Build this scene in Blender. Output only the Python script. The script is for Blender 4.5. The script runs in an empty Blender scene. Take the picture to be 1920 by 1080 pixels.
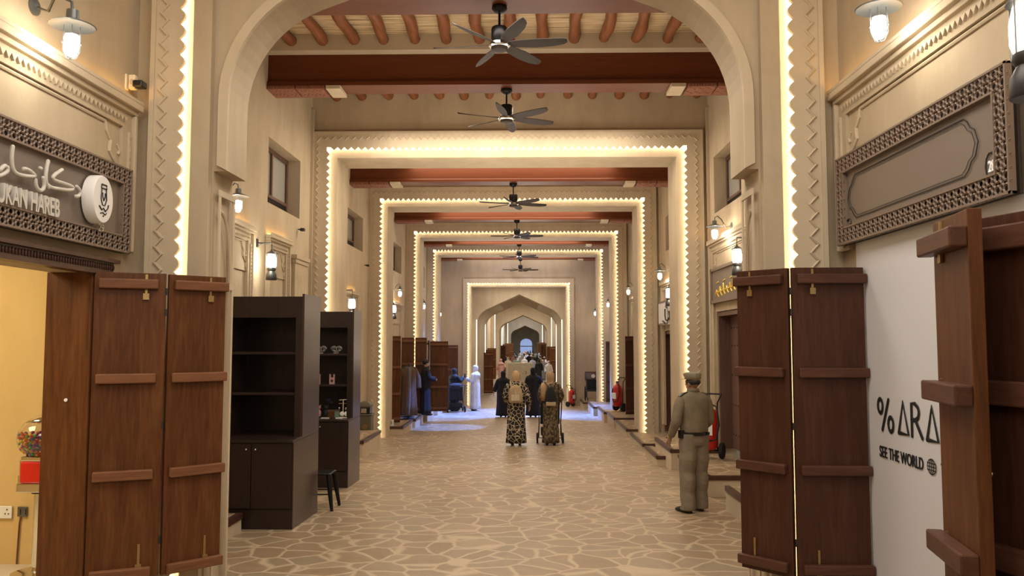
import bpy, bmesh, math, random
from mathutils import Vector, Matrix, Euler
random.seed(7)
SC = bpy.context.scene
COL = SC.collection
PI = math.pi
# ------------------------------------------------------------------ camera
F = 1500.0; CAMZ = 1.77
n_ = math.sqrt(F*F + 100*100 + 30*30)
YAW = math.asin(30/n_/math.cos(math.asin(100/n_)))          # turned a little to the left
PITCH = math.asin(100/n_)
cd = bpy.data.cameras.new('camera'); cam = bpy.data.objects.new('camera', cd); COL.objects.link(cam)
cam.location = (0, 0, CAMZ); cam.rotation_euler = (PI/2 + PITCH, 0, YAW)
cd.sensor_width = 36; cd.lens = 36*F/1920; cd.clip_end = 400; cd.clip_start = .05
SC.camera = cam
RM = Euler((PI/2 + PITCH, 0, YAW)).to_matrix()
def ray(px, py):
    return RM @ Vector(((px-960)/F, (540-py)/F, -1))
def onY(px, py, y):
    r = ray(px, py); t = y/r.y; return Vector((r.x*t, y, CAMZ + r.z*t))
def onX(px, py, x):
    r = ray(px, py); t = x/r.x; return Vector((x, r.y*t, CAMZ + r.z*t))
# ------------------------------------------------------------------ view, world, large lights
SC.view_settings.view_transform = 'Standard'; SC.view_settings.look = 'None'
SC.view_settings.exposure = 0.14; SC.view_settings.gamma = 1; SC.view_settings.use_curve_mapping = False
try: SC.cycles.max_bounces = 7; SC.cycles.diffuse_bounces = 4; SC.cycles.sample_clamp_indirect = 6; SC.cycles.use_denoising = True
except Exception: pass
w = bpy.data.worlds.new('world'); SC.world = w; w.use_nodes = True
w.node_tree.nodes['Background'].inputs[0].default_value = (1, .86, .7, 1)
w.node_tree.nodes['Background'].inputs[1].default_value = .3
def area(name, loc, size, power, color, rot=(0, 0, 0), sy=None, parent=None):
    l = bpy.data.lights.new(name, 'AREA'); l.energy = power; l.color = color; l.size = size
    if sy: l.shape = 'RECTANGLE'; l.size_y = sy
    o = bpy.data.objects.new(name, l); o.location = loc; o.rotation_euler = rot; COL.objects.link(o)
    if parent: o.parent = parent
    return o
def spot(name, loc, target, power, color, ang=30, blend=.3, r=.05):
    l = bpy.data.lights.new(name, 'SPOT'); l.energy = power; l.color = color; l.spot_size = math.radians(ang); l.spot_blend = blend; l.shadow_soft_size = r
    o = bpy.data.objects.new(name, l); o.location = loc; COL.objects.link(o)
    o.rotation_euler = (Vector(target)-Vector(loc)).to_track_quat('-Z', 'Y').to_euler(); return o
WARM = (1, .89, .76)
area('ceiling_fill', (-.3, 3.2, 5.35), 2.6, 150, WARM, sy=3)                     # added fills under the ceilings, not real fittings; first the bay the camera stands in
area('ceiling_fill', (-.3, -2.5, 5.0), 3, 160, WARM, rot=(math.radians(50), 0, 0), sy=3)
area('ceiling_fill', (-.35, 8.0, 5.4), 3.0, 130, WARM, sy=1.6)
area('ceiling_fill', (-.35, 13.4, 5.6), 4.5, 130, (1, .86, .7), sy=1.2)
for yy, pw in ((8.2, 10), (10.6, 52), (13.3, 55), (16.6, 55), (22.0, 55), (28.0, 58), (33.2, 50)): area('bounce_fill', (-.35, yy, 3.1 if yy < 14 else 2.7), 3.2, pw, (1, .87, .7), rot=(PI, 0, 0), sy=1.4)  # added fills in mid-air, aimed up to brighten walls and ceiling
for yy, pw in ((17.0, 120), (22.6, 120), (28.3, 125), (33.5, 140)):
    area('ceiling_fill', (-.35, yy+.6, 5.7), 4.5, pw, (1, .84, .66), sy=1.2)
area('passage_fill', (-.4, 43, 3.6), 2.0, 90, WARM, sy=6)  # added fills that brighten the passage, no fittings there
area('passage_fill', (-.4, 37.1, 4.4), 3.0, 70, WARM, sy=1.5)
area('passage_fill', (-.4, 38.3, 1.4), 1.5, 40, WARM, rot=(math.radians(-120), 0, 0))
for yy in (54, 64): area('hall_fill', (-.4, yy, 4.9), 3, 300, (1, .88, .76), sy=5)  # added fills for the far halls, no fittings there
for yy in (84, 100): area('hall_fill', (-.4, yy, 4.9), 3, 480, (.92, .93, 1), sy=8)
area('hall_fill', (-.4, 111, 4.3), 3, 110, (.9, .92, 1), rot=(math.radians(35), 0, 0), sy=3)
area('hall_fill', (-.4, 132, 4.6), 3, 700, (.75, .85, 1), sy=12)
BLUE = (.10, .26, 1)  # added spots under the ceiling, standing in for daylight through side openings
spot('blue_fill_left', (-.4, 22.5, 5.6), (-2.5, 23.0, -.6), 5000, BLUE, 24, .3)
spot('blue_fill_left', (-.4, 27.2, 5.85), (-3.0, 27.0, -.5), 6000, BLUE, 28, .25)
spot('blue_fill_right', (-.4, 28.0, 5.85), (2.2, 27.6, -.6), 6500, BLUE, 30, .25)
spot('blue_fill_middle', (-.4, 32.5, 5.85), (-1.2, 29.0, -.9), 12000, BLUE, 74, .9)
# ------------------------------------------------------------------ materials
M = {}
def mat(name, color, rough=.6, metal=0, emis=None, es=0, **k):
    m = bpy.data.materials.new(name); m.use_nodes = True; b = m.node_tree.nodes['Principled BSDF']
    b.inputs['Base Color'].default_value = (*color, 1); b.inputs['Roughness'].default_value = rough; b.inputs['Metallic'].default_value = metal
    if emis: b.inputs['Emission Color'].default_value = (*emis, 1); b.inputs['Emission Strength'].default_value = es
    for kk, v in k.items(): b.inputs[kk.replace('_', ' ')].default_value = v
    M[name] = m; return m
def nodes(m): return m.node_tree.nodes, m.node_tree.links, m.node_tree.nodes['Principled BSDF']
def coord(m, scale=(1, 1, 1), kind='Object', rot=(0, 0, 0)):
    N, L, b = nodes(m); t = N.new('ShaderNodeTexCoord'); mp = N.new('ShaderNodeMapping')
    mp.inputs['Scale'].default_value = scale; mp.inputs['Rotation'].default_value = rot
    L.new(t.outputs[kind], mp.inputs[0]); return mp.outputs[0]
def noise(m, vec, scale, detail=4, rough=.55, dist=0):
    N, L, b = nodes(m); n = N.new('ShaderNodeTexNoise'); n.inputs['Scale'].default_value = scale
    n.inputs['Detail'].default_value = detail; n.inputs['Roughness'].default_value = rough; n.inputs['Distortion'].default_value = dist
    L.new(vec, n.inputs['Vector']); return n.outputs['Fac']
def ramp(m, fac, stops, interp='LINEAR'):
    N, L, b = nodes(m); r = N.new('ShaderNodeValToRGB'); e = r.color_ramp.elements; r.color_ramp.interpolation = interp
    while len(e) < len(stops): e.new(.5)
    for i, (p, c) in enumerate(stops): e[i].position = p; e[i].color = (*c, 1)
    L.new(fac, r.inputs[0]); return r.outputs[0]
def bump(m, fac, strength=.3, dist=.02):
    N, L, b = nodes(m); bp = N.new('ShaderNodeBump'); bp.inputs['Strength'].default_value = strength; bp.inputs['Distance'].default_value = dist
    L.new(fac, bp.inputs['Height']); L.new(bp.outputs[0], b.inputs['Normal'])
def mixc(m, f, a, b2, mode='MIX'):
    N, L, b = nodes(m); x = N.new('ShaderNodeMix'); x.data_type = 'RGBA'; x.blend_type = mode
    if isinstance(f, float): x.inputs[0].default_value = f
    else: L.new(f, x.inputs[0])
    for s, v in ((x.inputs[6], a), (x.inputs[7], b2)):
        if isinstance(v, tuple): s.default_value = (*v, 1)
        else: L.new(v, s)
    return x.outputs[2]
def setc(m, out): m.node_tree.links.new(out, m.node_tree.nodes['Principled BSDF'].inputs['Base Color'])

def plaster(name, c1, c2, c3):
    m = mat(name, c1, .85); v = coord(m); v2 = coord(m, (1, 1, .22))
    a = noise(m, v, .9, 6, .62, .6); b = noise(m, v2, 3.4, 5, .6)
    col = mixc(m, .5, ramp(m, a, [(.3, c1), (.52, c2), (.72, c3)]), ramp(m, b, [(.3, c1), (.7, c3)]))
    setc(m, col); bump(m, noise(m, v, 26, 6, .6), .16, .012); return m
plaster('plaster', (.385, .312, .212), (.47, .384, .264), (.55, .458, .328))
plaster('plaster_pale', (.47, .388, .275), (.55, .458, .328), (.61, .518, .382))
plaster('plaster_shop', (.60, .42, .17), (.66, .47, .20), (.70, .51, .24))
def wood(name, c1, c2, c3, rough=.4, sc=(5, 5, .45), coat=.0):
    m = mat(name, c1, rough, Coat_Weight=coat, Coat_Roughness=.2); v = coord(m, sc)
    a = noise(m, v, 2.2, 7, .62, 1.3); b = noise(m, v, 12, 4, .6)
    col = mixc(m, .35, ramp(m, a, [(.28, c1), (.5, c2), (.74, c3)]), ramp(m, b, [(.3, c1), (.7, c3)]))
    setc(m, col); bump(m, b, .06, .004); return m
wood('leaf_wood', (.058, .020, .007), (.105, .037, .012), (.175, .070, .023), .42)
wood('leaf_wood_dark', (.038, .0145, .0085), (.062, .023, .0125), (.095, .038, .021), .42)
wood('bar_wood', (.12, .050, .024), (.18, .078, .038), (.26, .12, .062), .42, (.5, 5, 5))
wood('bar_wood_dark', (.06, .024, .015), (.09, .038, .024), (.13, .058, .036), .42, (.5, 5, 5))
wood('beam_wood', (.095, .025, .009), (.12, .032, .011), (.15, .042, .014), .42, (.25, 4, 4))
wood('pole_wood', (.12, .042, .018), (.21, .072, .028), (.30, .12, .055), .5, (6, .6, 6))
wood('carved_wood', (.14, .045, .026), (.22, .08, .05), (.40, .20, .14), .45, (14, 14, 14))
wood('laminate', (.012, .0065, .0055), (.022, .011, .009), (.038, .020, .016), .35, (14, 14, .6))
wood('laminate_side', (.035, .021, .018), (.042, .025, .021), (.052, .032, .027), .28, (10, 10, .5))
wood('door_wood', (.085, .042, .03), (.12, .062, .045), (.16, .085, .063), .5)
wood('nosing_wood', (.045, .018, .012), (.065, .028, .018), (.09, .04, .026), .4, (3, 3, 3))
m = mat('straw', (.5, .36, .2), .8); v = coord(m, (.35, 11, 1)); a = noise(m, v, 3, 6, .7); b = noise(m, coord(m, (2.2, 5, 1)), 1.2, 2)
setc(m, mixc(m, b, ramp(m, a, [(.36, (.10, .055, .03)), (.45, (.52, .37, .20)), (.7, (.85, .70, .46))]), ramp(m, a, [(.38, (.30, .19, .10)), (.55, (.62, .46, .27)), (.7, (.7, .56, .36))]))); bump(m, a, .8, .03)
def paving(name, sc=1.0):
    m = mat(name, (.4, .3, .2), .42); N, L, b = nodes(m); v = coord(m, (sc, sc, 0.0))
    nz = N.new('ShaderNodeTexNoise'); nz.inputs['Scale'].default_value = 1.7; nz.inputs['Detail'].default_value = 2; L.new(v, nz.inputs['Vector'])
    vm = N.new('ShaderNodeVectorMath'); vm.operation = 'MULTIPLY_ADD'; vm.inputs[1].default_value = (.30, .30, 0); L.new(nz.outputs['Color'], vm.inputs[0]); L.new(v, vm.inputs[2])
    e = N.new('ShaderNodeTexVoronoi'); e.feature = 'DISTANCE_TO_EDGE'; e.inputs['Scale'].default_value = 3.0; L.new(vm.outputs[0], e.inputs['Vector'])
    c = N.new('ShaderNodeTexVoronoi'); c.inputs['Scale'].default_value = 3.0; L.new(vm.outputs[0], c.inputs['Vector'])
    sep = N.new('ShaderNodeSeparateColor'); L.new(c.outputs['Color'], sep.inputs[0])
    stone = ramp(m, sep.outputs[0], [(0, (.25, .172, .098)), (.35, (.29, .207, .12)), (.65, (.255, .205, .135)), (1, (.34, .25, .148))])
    stone = mixc(m, .35, stone, ramp(m, noise(m, v, 7, 5, .65), [(.3, (.20, .14, .09)), (.7, (.34, .25, .16))]))
    g = ramp(m, e.outputs['Distance'], [(.018, (1, 1, 1)), (.07, (0, 0, 0))])
    sv = N.new('ShaderNodeSeparateColor'); L.new(g, sv.inputs[0])
    setc(m, mixc(m, sv.outputs[0], stone, (.46, .36, .24)))
    bump(m, ramp(m, e.outputs['Distance'], [(.0, (0, 0, 0)), (.09, (1, 1, 1))]), .25, .01); return m
paving('paving')
mat('led', (1, .9, .7), .5, emis=(1, .91, .72), es=42)
mat('led_far', (1, .9, .75), .5, emis=(1, .9, .72), es=3)
mat('led_yellow', (1, .8, .4), .5, emis=(1, .56, .14), es=14)
mat('bulb', (1, 1, 1), .3, emis=(1, .95, .86), es=28)
mat('black_metal', (.012, .012, .013), .35, .6); mat('grey_metal', (.16, .165, .17), .4, .8)
mat('iron', (.05, .05, .052), .45, .7); mat('chrome', (.75, .75, .76), .14, 1); mat('brass', (.42, .30, .13), .4, 1)
mat('fan_blade', (.034, .024, .019), .6); mat('shade_metal', (.13, .14, .14), .35, .5)
mat('lantern_glass', (1, 1, 1), .1, emis=(1, .92, .78), es=7); mat('white_paint', (.8, .79, .76), .5)
mat('cream_plastic', (.74, .66, .50), .5); mat('black_plastic', (.01, .01, .011), .3); mat('rubber', (.012, .012, .013), .8)
mat('sign_grey', (.185, .15, .125), .5); mat('lattice', (.20, .145, .11), .55); mat('lattice_back', (.03, .018, .014), .8)
mat('letter', (.56, .54, .50), .4); mat('letter_white', (.85, .84, .8), .3, emis=(1, .97, .9), es=.25); mat('gold', (.85, .6, .12), .3, .6)
mat('board_white', (.78, .78, .79), .5); mat('ink', (.012, .012, .012), .6)
m = mat('hoarding', (.68, .70, .76), .55)
mat('red_paint', (.50, .02, .015), .35); mat('red_box', (.62, .02, .01), .3); mat('olive', (.11, .095, .055), .5)
mat('glass', (1, 1, 1), .03, Transmission_Weight=1.0, IOR=1.45); mat('sky_glass', (.3, .45, .8), .3, emis=(.36, .47, .8), es=.6)
mat('window_glass', (.33, .33, .30), .25); mat('window_glass_dark', (.2, .18, .15), .2)
for i, c in enumerate([(.8, .55, .02), (.75, .2, .02), (.05, .3, .05), (.6, .03, .02), (.03, .1, .35), (.35, .05, .3)]): mat('candy%d' % i, c, .3)
mat('skin', (.30, .16, .10), .55); mat('skin_pale', (.52, .33, .24), .55); mat('hair', (.012, .010, .009), .6)
def cloth(name, c, r=.85):
    m = mat(name, c, r); v = coord(m); setc(m, ramp(m, noise(m, v, 9, 5, .6), [(.3, tuple(x*.82 for x in c)), (.7, tuple(min(1, x*1.15) for x in c))])); bump(m, noise(m, v, 14, 3), .25, .02); return m
cloth('khaki', (.185, .15, .10)); cloth('khaki_trousers', (.20, .163, .115)); cloth('cap_khaki', (.27, .24, .17)); cloth('navy', (.018, .02, .035)); cloth('black_cloth', (.011, .011, .014))
cloth('white_cloth', (.72, .73, .78)); cloth('cream_cloth', (.58, .50, .36)); cloth('tan_cloth', (.40, .26, .15)); cloth('orange_cloth', (.55, .17, .05)); cloth('rust_cloth', (.42, .10, .06))
cloth('grey_cloth', (.17, .17, .19)); cloth('pale_blue_cloth', (.42, .46, .6)); cloth('green_cloth', (.16, .24, .18)); cloth('brown_cloth', (.12, .07, .045)); cloth('sand_cloth', (.42, .32, .2)); cloth('pink_cloth', (.5, .28, .27))
m = mat('leopard', (.6, .5, .35), .85); N, L, b = nodes(m); v = coord(m)
nz = N.new('ShaderNodeTexVoronoi'); nz.feature = 'DISTANCE_TO_EDGE'; nz.inputs['Scale'].default_value = 11; L.new(v, nz.inputs['Vector'])
setc(m, ramp(m, nz.outputs['Distance'], [(.035, (.58, .48, .34)), (.06, (.014, .012, .011))]))
m = mat('foliage_print', (.1, .08, .05), .85); v = coord(m, (1, 1, .7)); setc(m, ramp(m, noise(m, v, 22, 3, .6), [(.40, (.035, .024, .018)), (.5, (.07, .052, .03)), (.56, (.26, .20, .11)), (.66, (.05, .035, .022))]))
for k_ in ('beam_wood', 'pole_wood', 'carved_wood', 'leaf_wood', 'leaf_wood_dark', 'fan_blade', 'bar_wood', 'bar_wood_dark'): M[k_].node_tree.nodes['Principled BSDF'].inputs['Specular IOR Level'].default_value = .22
# ------------------------------------------------------------------ mesh helpers
class MB:
    def __init__(s): s.bm = bmesh.new()
    def box(s, x0, x1, y0, y1, z0, z1, mtx=None):
        vs = [s.bm.verts.new((x, y, z)) for x in (x0, x1) for y in (y0, y1) for z in (z0, z1)]
        if mtx: 
            for v in vs: v.co = mtx @ v.co
        for f in ((0, 1, 3, 2), (4, 6, 7, 5), (0, 4, 5, 1), (2, 3, 7, 6), (0, 2, 6, 4), (1, 5, 7, 3)): s.bm.faces.new([vs[i] for i in f])
        return s
    def tube(s, pts, r, n=8, cap=True, flat=1.0):
        pts = [Vector(p) for p in pts]; rs = r if isinstance(r, (list, tuple)) else [r]*len(pts); rings = []
        up = None
        for i, p in enumerate(pts):
            d = (pts[min(i+1, len(pts)-1)] - pts[max(i-1, 0)]); d = d.normalized() if d.length else Vector((0, 0, 1))
            if up is None: up = Vector((0, 0, 1)) if abs(d.z) < .9 else Vector((1, 0, 0))
            a = d.cross(up); a = a.normalized() if a.length > 1e-6 else d.orthogonal().normalized(); b = a.cross(d).normalized(); up = b
            rings.append([s.bm.verts.new(p + a*math.cos(2*PI*k/n)*rs[i] + b*math.sin(2*PI*k/n)*rs[i]*flat) for k in range(n)])
        for q in range(len(rings)-1):
            for k in range(n): s.bm.faces.new((rings[q][k], rings[q][(k+1) % n], rings[q+1][(k+1) % n], rings[q+1][k]))
        if cap: s.bm.faces.new(rings[0][::-1]); s.bm.faces.new(rings[-1])
        return s
    def ell(s, c, r, rot=None, u=14, v=9):
        m = Matrix.Translation(c) @ ((rot or Matrix.Identity(3)).to_4x4()) @ Matrix.Diagonal((*(r if isinstance(r, (tuple, list)) else (r, r, r)), 1))
        N = s.bm.verts.new; top = N(m @ Vector((0, 0, 1))); bot = N(m @ Vector((0, 0, -1)))
        R = [[N(m @ Vector((math.sin(PI*j/v)*math.cos(2*PI*i/u), math.sin(PI*j/v)*math.sin(2*PI*i/u), math.cos(PI*j/v)))) for i in range(u)] for j in range(1, v)]
        for i in range(u):
            k = (i+1) % u; s.bm.faces.new((top, R[0][i], R[0][k])); s.bm.faces.new((bot, R[-1][k], R[-1][i]))
            for j in range(len(R)-1): s.bm.faces.new((R[j][i], R[j+1][i], R[j+1][k], R[j][k]))
        return s
    def cap(s, pts, rs, n=12):
        s.tube(pts, rs, n)
        for p, r in zip(pts, rs): s.ell(p, r, u=n, v=8)
        return s
    def lathe(s, prof, c=(0, 0, 0), n=20, cap=True):
        rings = [[s.bm.verts.new((c[0]+r*math.cos(2*PI*k/n), c[1]+r*math.sin(2*PI*k/n), c[2]+z)) for k in range(n)] for r, z in prof]
        for q in range(len(rings)-1):
            for k in range(n): s.bm.faces.new((rings[q][k], rings[q][(k+1) % n], rings[q+1][(k+1) % n], rings[q+1][k]))
        if cap: s.bm.faces.new(rings[0][::-1]); s.bm.faces.new(rings[-1])
        return s
    def loft(s, rings, n=28, cap=(False, False), fold=0, nf=9, gap=None, ph=0.0):
        """rings: (x, y, z, rx, ry[, foldscale]); gap: (ring index limit, half angle) leaves the front (+Y) open"""
        R = []
        for i, rg in enumerate(rings):
            x, y, z, rx, ry = rg[:5]; fs = rg[5] if len(rg) > 5 else 0; row = []
            for k in range(n):
                a = 2*PI*k/n; q = 1 + fold*fs*math.sin(nf*a+ph+.5*math.sin(3*a+i*.15))
                row.append(s.bm.verts.new((x+math.cos(a)*rx*q, y+math.sin(a)*ry*q, z)))
            R.append(row)
        for q in range(len(R)-1):
            for k in range(n):
                if gap and q >= gap[0]:
                    a = 2*PI*(k+.5)/n
                    if abs((a-PI/2+PI) % (2*PI)-PI) < gap[1] and q < gap[2]: continue
                s.bm.faces.new((R[q][k], R[q][(k+1) % n], R[q+1][(k+1) % n], R[q+1][k]))
        if cap[0]: s.bm.faces.new(R[0][::-1])
        if cap[1]: s.bm.faces.new(R[-1])
        return s
    def prism(s, pts, axis, a0, a1):
        """closed polygon pts (u, v) extruded along axis from a0 to a1; axis x: (y,z), y: (x,z), z: (x,y)"""
        def P(u, v, a): return {'x': (a, u, v), 'y': (u, a, v), 'z': (u, v, a)}[axis]
        A = [s.bm.verts.new(P(u, v, a0)) for u, v in pts]; B = [s.bm.verts.new(P(u, v, a1)) for u, v in pts]
        s.bm.faces.new(A); s.bm.faces.new(B[::-1]); n = len(pts)
        for i in range(n): s.bm.faces.new((A[i], B[i], B[(i+1) % n], A[(i+1) % n]))
        return s
    def build(s, name, m, parent=None, loc=None, smooth=False, bevel=0, solid=0, sub=0, remesh=0):
        bmesh.ops.recalc_face_normals(s.bm, faces=s.bm.faces)
        me = bpy.data.meshes.new(name); s.bm.to_mesh(me); s.bm.free()
        me.materials.append(M[m] if isinstance(m, str) else m)
        if smooth:
            me.polygons.foreach_set('use_smooth', [True]*len(me.polygons))
            try: me.set_sharp_from_angle(angle=math.radians(50))
            except Exception: pass
        o = bpy.data.objects.new(name, me); COL.objects.link(o)
        if parent: o.parent = parent
        if loc: o.location = loc
        if remesh:
            md = o.modifiers.new('r', 'REMESH'); md.mode = 'VOXEL'; md.voxel_size = remesh; md.use_smooth_shade = True
            md = o.modifiers.new('s', 'SMOOTH'); md.iterations = 3; md.factor = .5
        if solid: md = o.modifiers.new('t', 'SOLIDIFY'); md.thickness = solid
        if bevel: md = o.modifiers.new('b', 'BEVEL'); md.width = bevel; md.segments = 2; md.limit_method = 'ANGLE'
        if sub: md = o.modifiers.new('u', 'SUBSURF'); md.levels = sub; md.render_levels = sub
        return o
def tag(o, label=None, cat=None, group=None, kind=None):
    if label: o['label'] = label
    if cat: o['category'] = cat
    if group: o['group'] = group
    if kind: o['kind'] = kind
    return o
def thing(name, label, cat, loc=(0, 0, 0), rz=0, group=None):
    o = bpy.data.objects.new(name, None); o.empty_display_size = .2; COL.objects.link(o); o.location = loc; o.rotation_euler = (0, 0, rz)
    return tag(o, label, cat, group)
def struct(o, label=None, cat=None):
    o['kind'] = 'structure'
    if label: o['label'] = label
    if cat: o['category'] = cat
    return o
def copy_tree(o, parent=None):
    c = o.copy(); COL.objects.link(c); c.parent = parent
    for ch in list(o.children): copy_tree(ch, c)
    return c
def textmesh(txt, size, depth=.004, align='LEFT', sx=1.0, bold=0.0):
    cu = bpy.data.curves.new('t', 'FONT'); cu.body = txt; cu.size = size; cu.extrude = depth; cu.align_x = align; cu.offset = bold
    o = bpy.data.objects.new('t', cu); COL.objects.link(o); dg = bpy.context.evaluated_depsgraph_get(); dg.update()
    me = bpy.data.meshes.new_from_object(o.evaluated_get(dg)); bpy.data.objects.remove(o)
    for v in me.vertices: v.co.x *= sx
    return me
def put(me, name, m, parent, mtx):
    me.materials.clear(); me.materials.append(M[m]); me.transform(mtx); o = bpy.data.objects.new(name, me); COL.objects.link(o); o.parent = parent; return o
def FZ(y):                      # the paving runs downhill, then level
    return -.0293*min(y, 36.0)
# ------------------------------------------------------------------ the building
XL, XR = -3.95, 3.27           # side walls of the long gallery
NXL, NXR = -3.06, 2.40         # side walls of the bay the camera stands in
def cells(us, vs, holes, plane, t0, t1, name, m):
    """a wall slab with rectangular holes; plane 'x' (u=y, v=z) or 'y' (u=x, v=z), thickness t0..t1"""
    us = sorted(set(us) | {h[i] for h in holes for i in (0, 1)}); vs = sorted(set(vs) | {h[i] for h in holes for i in (2, 3)})
    def solid(i, j):
        if i < 0 or j < 0 or i >= len(us)-1 or j >= len(vs)-1: return False
        u = (us[i]+us[i+1])/2; v = (vs[j]+vs[j+1])/2
        return not any(h[0] < u < h[1] and h[2] < v < h[3] for h in holes)
    b = MB(); V = {}
    def vt(u, v, t):
        k = (round(u, 5), round(v, 5), round(t, 5))
        if k not in V: V[k] = b.bm.verts.new((t, u, v) if plane == 'x' else (u, t, v))
        return V[k]
    for i in range(len(us)-1):
        for j in range(len(vs)-1):
            if not solid(i, j): continue
            u0, u1, v0, v1 = us[i], us[i+1], vs[j], vs[j+1]
            for t in (t0, t1): b.bm.faces.new([vt(u0, v0, t), vt(u1, v0, t), vt(u1, v1, t), vt(u0, v1, t)])
            for ok, A, B in ((solid(i-1, j), (u0, v0), (u0, v1)), (solid(i+1, j), (u1, v0), (u1, v1)), (solid(i, j-1), (u0, v0), (u1, v0)), (solid(i, j+1), (u0, v1), (u1, v1))):
                if not ok: b.bm.faces.new([vt(*A, t0), vt(*B, t0), vt(*B, t1), vt(*A, t1)])
    return struct(b.build(name, m))
fl = MB()
for (y0, y1) in ((-5, 36), (36, 160)):
    vs = [fl.bm.verts.new(p) for p in ((-9, y0, FZ(y0)), (9, y0, FZ(y0)), (9, y1, FZ(y1)), (-9, y1, FZ(y1)))]; fl.bm.faces.new(vs)
struct(fl.build('floor', 'paving'))
# near bay
cells([-5, 6.1], [-.5, 5.6], [(3.72, 5.55, -.5, 2.25)], 'x', NXL-.27, NXL, 'wall_left', 'plaster')
cells([-5, 6.1], [-.5, 5.6], [(2.72, 5.84, -.5, 2.49)], 'x', NXR, NXR+.27, 'wall_right', 'plaster')
cells([NXL-.3, NXR+.3], [-.5, 5.6], [], 'y', -5.2, -5, 'wall_back', 'plaster')
struct(MB().box(NXL-.3, NXR+.3, -5.2, 6.1, 5.6, 5.8).build('ceiling', 'plaster'))
def keel(xc, a, zs, r, m, step=None, zb=-.6, n=12):
    """left foot to right foot of a keel arch; step=(extra half width, z) widens the jambs below z"""
    ph = math.atan(1/m); pts = []
    if step: pts += [(xc-a-step[0], zb), (xc-a-step[0], step[1]), (xc-a, step[1])]
    else: pts += [(xc-a, zb)]
    arc = [(a-r+r*math.cos(ph*k/n), zs+r*math.sin(ph*k/n)) for k in range(n+1)]
    pts += [(xc-x, z) for x, z in arc]; zz = arc[-1][1]+m*arc[-1][0]; pts.append((xc, zz)); pts += [(xc+x, z) for x, z in arc[::-1]]
    pts += [(xc+a+step[0], step[1])] if False else []
    if step: pts += [(xc+a, step[1]), (xc+a+step[0], step[1]), (xc+a+step[0], zb)]
    else: pts += [(xc+a, zb)]
    return pts
def arch_wall(name, y0, y1, xl, xr, zt, prof, m='plaster', zb=-.6):
    return struct(MB().prism([(xl, zb)]+prof+[(xr, zb), (xr, zt), (xl, zt)], 'y', y0, y1).build(name, m))
XC = -.336
AZ = dict(zs=3.65, r=.95, m=.375)
aw = arch_wall('wall_arch', 6.1, 6.5, -4.4, 3.7, 6.5, keel(XC, 1.995, AZ['zs'], AZ['r'], AZ['m'], (.11, 3.09)), 'plaster')
# second order: thin front ring standing proud of the arch face
o = keel(XC, 1.995, AZ['zs'], AZ['r'], AZ['m'], zb=3.09); q = keel(XC, 2.07, AZ['zs'], AZ['r']+.075, AZ['m'], zb=3.13)
struct(MB().prism(o+q[::-1], 'y', 6.06, 6.102).build('trim_1', 'plaster_pale', aw))
# niche panels in the jambs of the arch
for sx, X in ((1, NXL+.0), (-1, 0)):
    xx = XC-2.075 if sx == 1 else XC+2.075
    b = MB()
    b.box(*sorted((xx, xx+sx*.012)), 6.132, 6.16, -.3, 2.93).box(*sorted((xx, xx+sx*.012)), 6.42, 6.458, -.3, 2.93).box(*sorted((xx, xx+sx*.014)), 6.13, 6.46, 2.90, 2.95).box(*sorted((xx, xx+sx*.018)), 6.16, 6.42, 2.18, 2.23)
    prev = None
    for k in range(13):
        a = PI/2*k/12; p = (xx+sx*.006, 6.16+.24*math.sin(a)*1.0, 2.23+.55*math.cos(a))
        if prev: b.tube([prev, p], .014, 6)
        prev = p
    struct(b.build('trim_2', 'plaster_pale', aw))
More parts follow.
